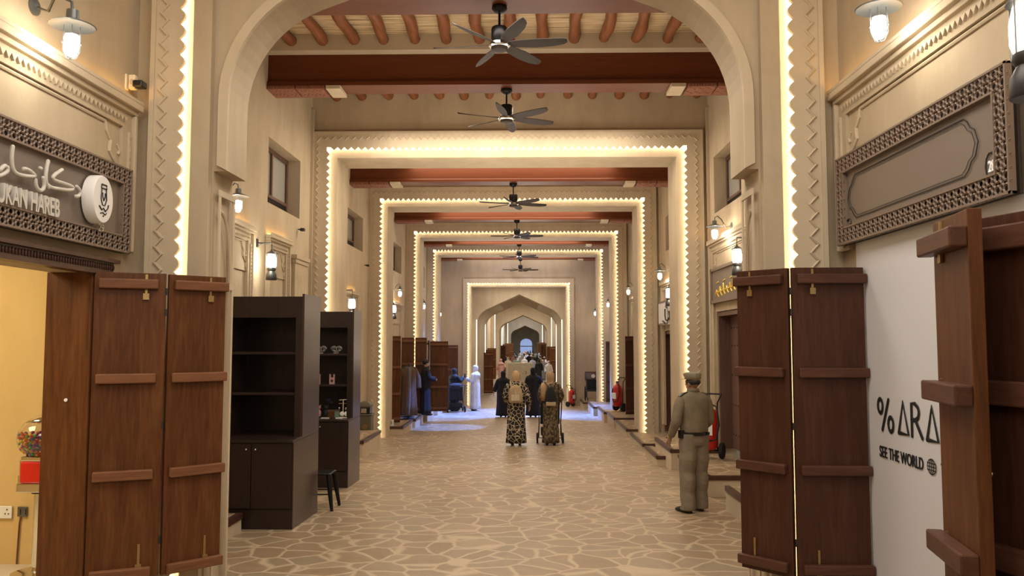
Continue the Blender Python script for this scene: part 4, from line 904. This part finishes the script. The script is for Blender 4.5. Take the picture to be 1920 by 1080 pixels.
bmesh.ops.rotate(b.bm, verts=b.bm.verts, cent=(0, 0, 0), matrix=Matrix.Rotation(PI/4, 3, 'Z')); b.build('bin_roof', 'olive', bn, bevel=.01)
b = MB()
for sx in (-1, 1):
    for sy in (-1, 1): b.box(sx*.14-.025, sx*.14+.025, sy*.14-.025, sy*.14+.025, 0, .1)
b.build('feet', 'olive', bn)
b = MB().lathe([(.06, 0), (.06, .01)], n=20); bmesh.ops.rotate(b.bm, verts=b.bm.verts, cent=(0, 0, 0), matrix=Matrix.Rotation(PI/2, 3, 'X'))
for v in b.bm.verts: v.co += Vector((0.02, -.16, .42))
b.build('emblem', 'brass', bn)
# ------------------------------------------------------------------ wheeled extinguishers, wheelchair, kiosk
def extinguisher(loc, label, s=1.0, rz=0):
    t = thing('wheeled_extinguisher', label, 'fire extinguisher', loc, rz, 'red wheeled fire extinguishers'); t.scale = (s, s, s)
    MB().lathe([(.10, .16), (.15, .20), (.155, .3), (.155, .74), (.13, .83), (.06, .88), (.05, .92)], n=24).build('cylinder', 'red_paint', t, smooth=True)
    MB().tube([(-.03, 0, .9), (-.03, -.02, .97), (.05, -.02, .98)], .02, 8).build('valve', 'black_metal', t)
    MB().tube([(-.12, .12, .15), (-.12, .14, .95), (-.17, .22, 1.10)], .014, 8).tube([(.12, .12, .15), (.12, .14, .95), (.17, .22, 1.10)], .014, 8).tube([(-.17, .22, 1.10), (.17, .22, 1.10)], .014, 8).build('frame', 'black_metal', t)
    MB().tube([(.03, -.02, .95), (.17, -.08, .9), (.21, -.1, .6), (.17, -.14, .35), (.0, -.17, .32), (-.14, -.13, .5), (-.05, -.16, .75)], .016, 8).build('hose', 'rubber', t, smooth=True)
    for sx in (-1, 1):
        b = MB().lathe([(.06, -.025), (.13, -.03), (.14, 0), (.13, .03), (.06, .025)], n=20); bmesh.ops.rotate(b.bm, verts=b.bm.verts, cent=(0, 0, 0), matrix=Matrix.Rotation(PI/2, 3, 'Y'))
        for v in b.bm.verts: v.co += Vector((sx*.2, .10, .14))
        b.build('wheel', 'rubber', t, smooth=True)
    MB().box(-.11, .11, -.158, -.15, .42, .62).build('label_plate', 'white_paint', t)
    MB().tube([(-.2, .10, .14), (.2, .10, .14)], .012, 6).build('axle', 'black_metal', t)
    return t
extinguisher((2.80, 12.6, -.047), 'red wheeled extinguisher behind the guard, on the near right platform', .9, -.5)
extinguisher((2.80, 25.3, -.42), 'larger red wheeled extinguisher on the right platform inside the second portal', .95, -1.0)
extinguisher((1.85, 34.2, FZ(34.2)), 'farther red wheeled extinguisher on the floor by the end wall', .82, .8)
t = thing('wheelchair', 'dark wheelchair on the farthest right platform', 'wheelchair', (2.66, 33.8, -.72))
MB().box(-.2, .2, -.02, .02, .45, .9).box(-.2, .2, -.4, 0, .42, .46).build('seat', 'black_cloth', t)
b = MB().tube([(-.22, 0, .15), (-.22, 0, .98), (-.22, .1, 1.0)], .015, 6).tube([(.22, 0, .15), (.22, 0, .98), (.22, .1, 1.0)], .015, 6).tube([(-.22, 0, .44), (-.22, -.45, .42), (-.22, -.55, .08)], .013, 6).tube([(.22, 0, .44), (.22, -.45, .42), (.22, -.55, .08)], .013, 6); b.build('frame', 'iron', t)
for sx in (-1, 1):
    b = MB(); b.tube([(sx*.27, -.05+.3*math.cos(k*PI/10), .31+.3*math.sin(k*PI/10)) for k in range(21)], .016, 6)
    for k in range(5): b.tube([(sx*.27, -.05-.28*math.cos(k*PI/5), .31-.28*math.sin(k*PI/5)), (sx*.27, -.05+.28*math.cos(k*PI/5), .31+.28*math.sin(k*PI/5))], .004, 4)
    b.build('wheel', 'rubber', t); MB().tube([(sx*.2, -.5+.07*math.cos(k*PI/6), .08+.07*math.sin(k*PI/6)) for k in range(13)], .012, 5).build('caster', 'rubber', t)
t = thing('notice_board', 'dark notice board with a white dial on the end wall', 'notice board', onY(1107, 705, 34.95))
MB().box(-.24, .24, -.02, .03, -.19, .19).build('board', 'door_wood', t); MB().box(-.2, .05, -.025, -.02, -.12, .12).build('notice', 'grey_cloth', t); MB().lathe([(.085, 0), (.085, .01)], n=16).build('dial', 'board_white', t); bpy.data.objects['dial'].rotation_euler = (PI/2, 0, 0); bpy.data.objects['dial'].location = (.12, -.022, 0)
t = thing('display_kiosk', 'cream kiosk block with small dark marks standing in the far passage', 'kiosk', (-.45, 45.2, -1.055))
MB().box(-.70, .70, 0, .5, .0, 1.62).build('kiosk_body', 'cream_cloth', t, bevel=.03)
b = MB().lathe([(.18, 0), (.18, .02)], n=24); bmesh.ops.rotate(b.bm, verts=b.bm.verts, cent=(0, 0, 0), matrix=Matrix.Rotation(PI/2, 3, 'X'))
for v in b.bm.verts: v.co += Vector((.02, 0, 1.08))
b.bm.free()
MB().box(-.3, -.2, -.012, 0, 1.10, 1.12).box(-.3, -.2, -.012, 0, 1.02, 1.04).tube([(.27, -.005, 1.12), (.32, -.005, 1.15), (.36, -.005, 1.08), (.32, -.005, 1.0), (.29, -.005, .98)], .01, 5).build('lettering', 'iron', t)
# ------------------------------------------------------------------ people
def hand(b, wrist, direction, palm_n, s=1.0, curl=.5):
    """palm, four unequal bent fingers and a thumb; direction = way the fingers point, palm_n = way the palm faces"""
    w_ = Vector(wrist); d = Vector(direction).normalized(); n = Vector(palm_n); n = (n-d*n.dot(d)).normalized(); a = d.cross(n).normalized()
    b.cap([w_-d*.02, w_+d*.02], [.024*s, .026*s], 10)
    for k in (-1.1, -.35, .35, 1.1): b.cap([w_+d*.015*s+a*k*.014*s, w_+d*.085*s+a*k*.020*s], [.014*s, .0125*s], 8)
    for k, L in ((-1.5, .070), (-.5, .080), (.5, .075), (1.5, .058)):
        p = w_+d*.088*s+a*k*.0185*s; r = .0088*s; dd = d; pts = [p]
        for j in range(3):
            ang = curl*(j+.6); dd = (d*math.cos(ang)+n*math.sin(ang)).normalized(); pts.append(pts[-1]+dd*L*s*(.42, .33, .25)[j])
        b.cap(pts, [r*1.05, r, r*.95, r*.82], 7)
    p = w_+d*.02*s-a*.028*s; q = p+(d*.55-a*.75+n*.25).normalized()*.042*s; b.cap([p, q, q+(d*.85-a*.15+n*.45).normalized()*.032*s], [.014*s, .011*s, .0088*s], 8)
def head(b, c, s=1.0, rot=None):
    """skull, jaw, nose, ears, brow, lips; face looks along +Y of rot"""
    R = rot or Matrix.Identity(3); P = lambda x, y, z: Vector(c)+R@(Vector((x, y, z))*s)
    b.ell(P(0, -.012, .025), (.075*s, .093*s, .085*s), R, 20, 14); b.ell(P(0, .015, -.035), (.058*s, .068*s, .07*s), R, 16, 12); b.ell(P(0, .048, -.078), (.026*s, .024*s, .02*s), R)
    b.cap([P(0, .082, .012), P(0, .100, -.018)], [.008*s, .013*s], 8)
    b.ell(P(0, .072, .03), (.05*s, .018*s, .01*s), R); b.ell(P(0, .078, -.046), (.024*s, .012*s, .006*s), R); b.ell(P(0, .077, -.056), (.022*s, .012*s, .006*s), R)
    for k in (-1, 1): b.ell(P(k*.073, -.005, -.005), (.010*s, .020*s, .030*s), R); b.ell(P(k*.03, .072, .008), (.012*s, .012*s, .008*s), R)
def person(label, loc, rz, H=1.7, skin='skin', group=None):
    return thing('person', label, 'person', loc, rz, group)
def body_parts(t, H, neck, hd, arms, legs, skin, hands=True, curl=.5, voxel=.012, headrot=None, handspec=None):
    """one continuous skin surface: head, neck, trunk, arms with hands, legs with feet"""
    s = H/1.72; b = MB()
    b.cap([(0, 0, .92*s), (0, 0, 1.10*s), (0, 0, 1.28*s)], [.125*s, .115*s, .13*s], 14); b.cap([(-.12*s, 0, 1.345*s), (.12*s, 0, 1.345*s)], [.052*s, .052*s], 12)
    b.cap([(0, 0, 1.32*s), (0, 0, 1.44*s), hd], [.07*s, .052*s, .05*s], 12); head(b, hd, s, headrot)
    for A in arms: b.cap([(A[0][0]*.9, A[0][1], A[0][2]-.02*s), A[1], A[2]], [.045*s, .040*s, .028*s], 12)
    for L in legs: b.cap(L[:3], [.082*s, .055*s, .042*s], 12); b.cap([L[2], (L[3][0], L[3][1], .033)], [.034*s, .024*s], 10)
    if hands:
        for i, A in enumerate(arms):
            d = Vector(A[2])-Vector(A[1]); dd, pn = (handspec[i] if handspec else (d, (-(1 if A[2][0] > 0 else -1), .2, 0)))
            hand(b, Vector(A[2])+Vector(dd).normalized()*.01, dd, pn, s, curl)
    return b.build('body', skin, t, remesh=voxel)
# the guard
gd = person('person in khaki uniform and cap standing with back turned on the right', (2.02, 9.9, FZ(9.9)), .42)
S = 1.0
Ls = (-.10, .0, .90); 
armL = [(-.19, .0, 1.36), (-.262, -.02, 1.10), (-.245, .13, .90)]; armR = [(.195, .0, 1.36), (.235, .00, 1.09), (.175, .17, .93)]
legL = [(-.085, 0, .88), (-.105, .01, .48), (-.115, -.015, .09), (-.135, .12, .045)]; legR = [(.085, 0, .88), (.09, .02, .48), (.10, .03, .09), (.12, .16, .045)]
HR = Matrix.Rotation(.28, 3, 'Z')
body_parts(gd, 1.70, None, (0, .015, 1.545), [armL, armR], [legL, legR], 'skin', curl=.55, voxel=.006, headrot=HR, handspec=[((-.02, .5, -.8), (.9, .1, .2)), ((-.1, .6, -.7), (-.9, .1, .1))])
def sleeve(t, A, m_, r=(.068, .062, .048), name='sleeve', fl=1.0, ext=.02):
    a, e, w_ = map(Vector, A); pts = [a+Vector((-.05 if a.x > 0 else .05, 0, .015)), a.lerp(e, .15), a.lerp(e, .5), a.lerp(e, .85), e, e.lerp(w_, .2), e.lerp(w_, .55), e.lerp(w_, .85), w_]
    R = [r[0]*.92, r[0], r[0]*.95, r[1]*1.02, r[1]*1.05, r[1], (r[1]+r[2])/2*fl**.5, r[2]*fl, r[2]*fl*1.05]
    return MB().tube(pts, R, 16).build(name, m_, t, smooth=True, sub=1)
shirt = [(0, 0, .875, .155, .115, 1), (0, 0, .91, .165, .122, 1), (0, -.003, .945, .182, .138, 1), (0, -.005, 1.02, .185, .142, .7), (0, -.005, 1.12, .18, .138, .4), (0, -.005, 1.24, .195, .135, .2), (0, -.008, 1.33, .21, .125, .1), (0, -.005, 1.385, .205, .108, 0), (0, 0, 1.415, .165, .088, 0), (0, 0, 1.435, .11, .075, 0), (0, 0, 1.45, .075, .068, 0), (0, 0, 1.475, .066, .064, 0)]
MB().loft(shirt, 36, fold=.035, nf=7).build('shirt', 'khaki', gd, smooth=True, solid=.004, sub=1)
sleeve(gd, armL, 'khaki', (.072, .062, .045)); sleeve(gd, armR, 'khaki', (.072, .062, .045))
MB().loft([(0, 0, 1.445, .082, .075), (0, 0, 1.475, .074, .072), (0, 0, 1.485, .066, .064)], 24).build('collar', 'khaki', gd, smooth=True, solid=.004)
tr = MB()
for L, sx in ((legL, -1), (legR, 1)):
    p0, p1, p2 = map(Vector, L[:3]); R = []
    for k in range(11):
        u = k/10; p = p0.lerp(p1, u*2) if u < .5 else p1.lerp(p2, (u-.5)*2); z = p.z if k else .90
        rr = .112-.022*u+.004*math.sin(k*2.2); R.append((p.x+(.0 if u > .2 else -sx*.004), p.y-.012+.01*math.sin(k*1.7), z+.04 if k == 0 else z, rr*(.92 if u > .3 else .98), rr*1.02, 1))
    R.append((p2.x, p2.y+.0, .035, .088, .105, 1)); tr.loft(R, 28, cap=(True, True), fold=.022, nf=6, ph=sx)
tr.loft([(0, -.008, .80, .165, .118), (0, -.008, .86, .175, .128), (0, -.006, .92, .172, .128), (0, -.003, .96, .170, .126)], 32, cap=(True, True))
tr.build('trousers', 'khaki_trousers', gd, remesh=.009)
MB().loft([(0, -.004, .925, .184, .140), (0, -.004, .965, .184, .140)], 36).build('belt', 'black_plastic', gd, solid=.005)
MB().box(-.21, -.165, -.05, .03, .89, .99).build('belt_pouch', 'black_plastic', gd, bevel=.006); MB().box(.10, .14, -.135, -.11, .93, .965).build('belt_pouch', 'black_plastic', gd, bevel=.006)
for sx in (-1, 1):
    b = MB().tube([(sx*.085, .0, 1.437), (sx*.15, .0, 1.427), (sx*.205, .0, 1.39)], .03, 8, flat=.3); b.build('epaulette', 'black_plastic' if sx < 0 else 'khaki', gd, smooth=True)
b = MB().ell((-.262, -.03, 1.21), (.008, .022, .022)); b.build('arm_badge', 'leaf_wood', gd)
for L in (legL, legR):
    x, y, _ = L[2]; b = MB(); dx = (L[3][0]-x); dy = (L[3][1]-y)
    b.loft([(0, .07, 0, .047, .145), (0, .07, .012, .049, .148), (0, .068, .03, .046, .142), (0, .045, .055, .041, .115), (0, .0, .08, .036, .06), (0, -.01, .10, .033, .045)], 26, cap=(True, True))
    bmesh.ops.rotate(b.bm, verts=b.bm.verts, cent=(0, 0, 0), matrix=Matrix.Rotation(math.atan2(-dx, dy), 3, 'Z')); bmesh.ops.translate(b.bm, verts=b.bm.verts, vec=(x, y, 0)); b.build('shoe', 'black_plastic', gd, smooth=True, sub=1)
b = MB(); b.ell((0, -.012, .0), (.082, .098, .06), None, 20, 12); 
for v in b.bm.verts: 
    if v.co.z > .02: v.co.z = .02+(v.co.z-.02)*.4
o = b.build('hair', 'hair', gd, smooth=True); o.location = (0, .015, 1.565); o.rotation_euler = (0, 0, .28)
b = MB().loft([(0, -.008, 0, .086, .104), (0, -.008, .035, .090, .108), (0, -.006, .055, .100, .118), (0, -.004, .075, .098, .114), (0, -.004, .088, .06, .07), (0, -.004, .09, .01, .01)], 30, cap=(False, True))
o = b.build('cap', 'cap_khaki', gd, smooth=True, solid=.003); o.location = (0, .015, 1.595); o.rotation_euler = (-.05, 0, .28)
b = MB().loft([(0, .095, .008, .065, .055), (0, .095, .013, .065, .055)], 20, cap=(True, True)); q = b.build('cap_peak', 'cap_khaki', o, smooth=True); q.location = (0, 0, -.006)
cloth('hijab_cloth', (.52, .36, .20))
# robed figures
def robe_person(label, loc, rz, H, robe, scarf, armsp, skin='skin', voxel=.012, hem=(.24, .20), fold=.05, group=None, scarf_front=True, dims=1.0, sleeve_r=(.075, .075, .075), lean=0, face_gap=.62, hd=None, sf=1.0):
    t = person(label, loc, rz, H, group=group); s = H/1.72
    legs = [[(sx*.08*s, 0, .86*s), (sx*.085*s, .01, .46*s), (sx*.085*s, (-.03 if sx < 0 else .03), .08*s), (sx*.095*s, (.08 if sx < 0 else .14), .035*s)] for sx in (-1, 1)]
    arms = [[tuple(Vector(p)*s) for p in A] for A in armsp]
    hd = Vector(hd or (0, .02, 1.555))*s
    body_parts(t, H, None, tuple(hd), arms, legs, skin, voxel=voxel)
    R = []
    for z, rx, ry, f in ((.06, hem[0], hem[1], 1), (.2, hem[0]*.96, hem[1]*.96, 1), (.45, hem[0]*.88, hem[1]*.88, .9), (.7, hem[0]*.86, hem[1]*.86, .7), (.9, hem[0]*.86, hem[1]*.86, .5), (1.08, .185*dims, .145*dims, .35), (1.25, .195*dims, .145*dims, .2), (1.36, .195*dims, .12*dims, .1), (1.42, .13, .085, 0), (1.46, .075, .07, 0)):
        R.append((0, 0, z*s, rx*s, ry*s, f))
    MB().loft(R, 44, fold=fold, nf=8).build('robe', robe, t, smooth=True, solid=.004)
    for A in arms: sleeve(t, A, robe, tuple(x*s for x in sleeve_r), 'sleeve', 1.15)
    if scarf:
        c = hd; L = [(c.x, c.y-.02*s, c.z+.128*s, .012, .012), (c.x, c.y-.015*s, c.z+.12*s, .05*s, .055*s), (c.x, c.y-.01*s, c.z+.085*s, .083*s, .098*s), (c.x, c.y-.006*s, c.z+.03*s, .095*s, .112*s), (c.x, c.y-.008*s, c.z-.04*s, .09*s, .105*s), (c.x, c.y-.01*s, c.z-.10*s, .085*s, .09*s), (0, -.005, 1.42*s, .14*s*sf, .11*s*sf), (0, -.01, 1.35*s, .215*s*sf, .15*s*sf), (0, -.01, 1.24*s, .225*s*sf, .165*s*sf, 1)]
        MB().loft(L, 32, cap=(True, False), fold=.05, nf=7, gap=(2, face_gap, 4)).build('headscarf', scarf, t, smooth=True, solid=.004)
    for L in legs:
        b = MB().ell((L[2][0], L[2][1]+.06, .03), (.04, .12, .032)); b.build('shoe', 'black_plastic', t, smooth=True)
    return t, s
DOWN = [[(-.185, 0, 1.36), (-.235, -.01, 1.10), (-.24, .08, .88)], [(.185, 0, 1.36), (.235, -.01, 1.10), (.24, .08, .88)]]
HOLD = [[(-.185, 0, 1.36), (-.245, -.02, 1.12), (-.20, .17, 1.02)], [(.185, 0, 1.36), (.245, -.02, 1.12), (.20, .17, 1.02)]]
wl, s = robe_person('person in cream and black leopard print robe with a beige backpack', (-.265, 17.87, FZ(17.87)), .05, 1.68, 'leopard', 'hijab_cloth', [HOLD[0], [(.185, 0, 1.36), (.26, -.02, 1.10), (.30, .06, .90)]], 'skin_pale', hem=(.235, .19), fold=.035, dims=1.08, sf=.62)
bp = MB().loft([(0, 0, -.19, .13, .06), (0, 0, -.17, .15, .075), (0, 0, 0, .16, .085), (0, 0, .12, .14, .08), (0, 0, .18, .10, .06), (0, 0, .21, .04, .03)], 28, cap=(True, True)); o = bp.build('backpack', 'sand_cloth', None, smooth=True, sub=1)
tag(o, 'beige backpack worn over the leopard print robe', 'backpack'); o.location = (-.275, 17.64, FZ(17.87)+1.13)
bp = MB().box(-.09, .09, -.095, -.07, -.13, .0).box(-.01, .01, -.085, -.08, .02, .1); q = bp.build('front_pocket', 'cream_cloth', o, bevel=.02)
MB().tube([(-.1, .04, .17), (-.12, .12, .29), (-.12, .26, .25)], .016, 6, flat=.5).tube([(.1, .04, .17), (.12, .12, .29), (.12, .26, .25)], .016, 6, flat=.5).build('strap', 'sand_cloth', o)
ws_, s = robe_person('person in dark foliage print robe and tan headscarf pushing a pushchair', (.50, 17.95, FZ(17.95)), 0, 1.66, 'foliage_print', 'tan_cloth', HOLD, 'skin_pale', hem=(.20, .19), fold=.05, dims=1.05, sf=.75)
MB().loft([(-.15, .0, .98, .07, .13, 1), (-.155, 0, 1.15, .085, .145, .6), (-.13, 0, 1.3, .10, .14, .3), (-.07, 0, 1.38, .12, .11, 0)], 24, fold=.04).build('shawl', 'tan_cloth', ws_, smooth=True, solid=.006)
bp = MB().loft([(0, 0, -.20, .12, .05), (0, 0, -.18, .14, .065), (0, 0, 0, .13, .08), (0, 0, .12, .09, .06), (0, 0, .2, .04, .03)], 24, cap=(True, True)); o = bp.build('backpack', 'black_cloth', None, smooth=True, sub=1); o.location = (.50, 17.74, FZ(17.95)+1.10)
tag(o, 'black backpack worn over the foliage print robe', 'backpack')
MB().box(-.11, .11, -.075, -.04, -.22, -.13).build('bottom_pocket', 'sand_cloth', o, bevel=.015)
MB().tube([(-.05, .0, .17), (-.13, .05, .30), (-.12, .25, .25)], .014, 6, flat=.5).tube([(.05, .0, .17), (.13, .05, .30), (.12, .25, .25)], .014, 6, flat=.5).build('strap', 'black_cloth', o)
def pushchair(label, loc, rz, wide=.25, hood=True):
    t = thing('pushchair', label, 'pushchair', loc, rz)
    b = MB()
    for sx in (-1, 1):
        b.tube([(sx*wide, -.30, 1.02), (sx*wide, -.22, .85), (sx*wide*.95, .05, .45), (sx*wide, .38, .12)], .013, 7); b.tube([(sx*wide*.95, .05, .5), (sx*wide, -.12, .12)], .013, 7)
    b.tube([(-wide, -.30, 1.02), (wide, -.30, 1.02)], .016, 8).tube([(-wide, -.12, .12), (wide, -.12, .12)], .01, 6); b.build('frame', 'iron', t)
    MB().box(-wide*.85, wide*.85, -.02, .28, .42, .47).box(-wide*.85, wide*.85, -.10, -.03, .45, .95).build('seat', 'black_cloth', t, bevel=.02)
    if hood: MB().loft([(0, .02, .86, wide*.9, .16), (0, .04, .98, wide*.88, .17), (0, .05, 1.05, wide*.7, .14), (0, .05, 1.08, wide*.3, .06)], 24, cap=(False, True)).build('hood', 'navy', t, smooth=True, solid=.006)
    MB().box(-wide*.8, wide*.8, -.12, .26, .16, .34).build('basket', 'black_cloth', t, bevel=.03)
    for sx in (-1, 1):
        for y, r in ((-.12, .12), (.38, .09)):
            w2 = MB().lathe([(r*.4, -.018), (r*.95, -.02), (r, 0), (r*.95, .02), (r*.4, .018)], n=18); bmesh.ops.rotate(w2.bm, verts=w2.bm.verts, cent=(0, 0, 0), matrix=Matrix.Rotation(PI/2, 3, 'Y'))
            for v in w2.bm.verts: v.co += Vector((sx*(wide+.03), y, r))
            w2.build('wheel', 'rubber', t, smooth=True)
    return t
pushchair('dark pushchair pushed by the person in foliage print robe', (.50, 18.52, FZ(18.5)), 0, .26)
robe_person('shorter person in plain black robe walking away, left of the leopard print', (-.85, 27.5, FZ(27.5)), 0, 1.60, 'black_cloth', 'black_cloth', [[(-.185, 0, 1.36), (-.27, 0, 1.12), (-.33, -.02, .92)], DOWN[1]], hem=(.27, .22), dims=1.15)
robe_person('taller person in black robe walking away beside the leopard print', (.17, 27.5, FZ(27.5)), 0, 1.72, 'black_cloth', 'black_cloth', [DOWN[0], [(.185, 0, 1.36), (.29, 0, 1.14), (.36, .0, .96)]], hem=(.26, .22), dims=1.2)
robe_person('person in black robe raising a phone beside the left pushchair', (-2.86, 30.9, FZ(30.9)), -.7, 1.68, 'black_cloth', 'black_cloth', [[(-.185, 0, 1.36), (-.26, .06, 1.14), (-.12, .26, 1.12)], [(.185, 0, 1.36), (.27, .10, 1.16), (.20, .30, 1.30)]], hem=(.26, .24), dims=1.15)
pushchair('dark folded pushchair with navy hood left of the person in white robe', (-2.72, 30.25, FZ(30.2)), .25, .3)
mw, s = robe_person('person in white robe and white headdress looking at a phone', (-2.05, 31.3, FZ(31.3)), 1.15, 1.80, 'white_cloth', 'white_cloth', [[(-.185, 0, 1.36), (-.24, .05, 1.12), (-.10, .30, 1.16)], [(.185, 0, 1.36), (.23, .05, 1.12), (.10, .28, 1.14)]], hem=(.22, .20), sf=1.0, face_gap=.75)
d_ = Matrix.Rotation(1.15, 3, 'Z') @ Vector((0, .44, 0)); tag(MB().box(-.04, .04, -.006, .006, -.07, .07).build('phone', 'black_plastic', loc=Vector((-2.05, 31.3, FZ(31.3)+1.26))+d_, bevel=.004), 'dark phone held by the person in the white robe', 'phone')
bpy.data.objects['phone'].rotation_euler = (-.6, 0, 1.15)
d_ = Matrix.Rotation(-.7, 3, 'Z') @ Vector((.2, .40, 0)); o = MB().box(-.04, .04, -.006, .006, -.075, .075).build('phone', 'black_plastic', loc=Vector((-2.86, 30.9, FZ(30.9)+1.36))+d_, bevel=.004); tag(o, 'dark phone raised by the person in black robe', 'phone'); o.rotation_euler = (0, 0, -.7)
jk, s = robe_person('dark-haired person in a dark jacket behind the coats', (-3.04, 23.80, -.42), -1.1, 1.70, 'black_cloth', None, [[(-.185, 0, 1.36), (-.25, .03, 1.12), (-.12, .22, 1.10)], [(.185, 0, 1.36), (.25, .03, 1.12), (.12, .24, 1.08)]], 'skin_pale', hem=(.19, .17))
MB().ell((0, -.005, 1.58), (.09, .10, .09), None, 18, 12).build('hair', 'hair', jk, smooth=True)
for v in bpy.data.objects['hair'].data.vertices: pass
def coat(loc, rz, label, c1, c2):
    t = thing('coat_stand', label, 'coat stand', loc, rz)
    MB().tube([(0, 0, 0), (0, 0, 1.55)], .018, 10).lathe([(.17, 0), (.16, .02), (.02, .035)], n=20).tube([(-.2, 0, 1.42), (0, 0, 1.5), (.2, 0, 1.42)], .014, 8).build('stand', 'iron', t, smooth=True)
    MB().loft([(0, 0, .10, .25, .17, 1), (0, 0, .4, .23, .155, 1), (0, 0, .8, .215, .14, .8), (0, 0, 1.15, .215, .13, .5), (0, 0, 1.36, .22, .12, .2), (0, 0, 1.44, .12, .08, 0), (0, 0, 1.48, .06, .06, 0)], 40, fold=.06, nf=9).build('coat', c1, t, smooth=True, solid=.006)
    MB().loft([(0, -.14, .12, .045, .02), (0, -.135, .8, .04, .02), (0, -.125, 1.3, .04, .02), (0, -.08, 1.46, .04, .03)], 12, cap=(True, True)).build('lining', c2, t, smooth=True)
    for sx in (-1, 1): sleeve(t, [(sx*.19, 0, 1.38), (sx*.27, 0, 1.12), (sx*.28, -.02, .85)], c1, (.07, .075, .08))
    return t
coat((-3.38, 22.75, -.42), .3, 'long dark coat with a grey lining on a stand, nearest of the coats', 'brown_cloth', 'grey_cloth')
coat((-3.46, 23.28, -.42), .1, 'brown grey robe on a stand behind the nearest coat', 'brown_cloth', 'grey_cloth')
robe_person('small figure in orange and rust clothes at the left wall of the far hall', (-2.35, 50.0, -1.055), .4, 1.45, 'rust_cloth', 'orange_cloth', DOWN, voxel=.02, hem=(.24, .2), dims=1.15)
CR = ['white_cloth', 'black_cloth', 'grey_cloth', 'cream_cloth', 'pale_blue_cloth', 'green_cloth', 'brown_cloth', 'white_cloth', 'black_cloth', 'pink_cloth', 'navy', 'white_cloth']
NM = {'white_cloth': 'white', 'black_cloth': 'black', 'grey_cloth': 'grey', 'cream_cloth': 'cream', 'pale_blue_cloth': 'pale blue', 'green_cloth': 'dull green', 'brown_cloth': 'brown', 'pink_cloth': 'pinkish', 'navy': 'navy'}
random.seed(21); proto = {}
SP = [(53, 1.35), (55, .75), (58, 1.15), (60, -1.5), (62, .35), (64, -1.0), (66, 1.0), (68, -.3), (71, .8), (74, -1.3), (77, .1), (80, 1.1), (83, -.8), (86, .5), (90, -1.5), (93, -.2), (96, .9), (100, -1.0), (104, .3), (108, -.5), (112, .7), (56, -1.9), (70, -1.9), (76, -.6), (88, 1.2), (98, -1.6), (79, -.4), (82, .4), (85, -.1), (89, .7), (92, .25), (95, -.7), (99, .0), (102, -.35), (72, .45), (75, .9), (67, 1.35)]
for i, (y, x) in enumerate(SP):
    c = CR[i % len(CR)]; lab = 'distant person in %s clothes in the crowd under the far arches' % NM[c]; grp = 'distant people in %s' % NM[c]
    if c not in proto:
        t, _ = robe_person(lab, (x, y, -1.055), random.uniform(-.4, .4) if i % 3 else PI+.3, random.uniform(1.55, 1.72), c, c if c in ('black_cloth', 'cream_cloth', 'pink_cloth', 'white_cloth') else None, DOWN, voxel=.03, hem=(.22, .19), dims=1.1, group=grp)
        if c not in ('black_cloth', 'cream_cloth', 'pink_cloth', 'white_cloth'): MB().ell((0, .0, 1.565), (.085, .095, .09), None, 12, 8).build('hair', 'hair', t, smooth=True)
        proto[c] = t
    else:
        t = copy_tree(proto[c]); t.location = (x, y, -1.055); t.rotation_euler = (0, 0, random.uniform(-.5, .5) if i % 2 else PI-.4)
# goods on the lit left platforms
t = thing('goods_box', 'small white box on the edge of the blue-lit left platform', 'box', (-3.35, 25.8, -.43)); MB().box(-.12, .12, -.1, .1, 0, .1).build('box', 'board_white', t, bevel=.01); MB().box(-.125, .125, -.105, .105, .1, .115).build('lid', 'pale_blue_cloth', t)
t = thing('price_card', 'white card propped at the foot of the nearest open leaf in the left row', 'card', (-3.52, 20.5, -.38)); MB().box(-.1, .1, -.005, .005, 0, .16).build('card', 'board_white', t); MB().box(-.05, .05, -.008, -.005, .04, .12).build('print', 'grey_cloth', t)
l = bpy.data.lights.new('lamp_light', 'POINT'); l.energy = 3; l.color = (1, .9, .6); l.shadow_soft_size = .05
t = thing('table_lamp', 'small glowing lamp on the left platform beside the pushchair', 'lamp', (-3.35, 28.9, -.50)); MB().lathe([(.05, 0), (.05, .01), (.012, .02), (.012, .1)], n=12).build('base', 'iron', t); MB().lathe([(.09, .10), (.06, .24)], n=16, cap=False).build('lamp_shade', 'lantern_glass', t, solid=.003)
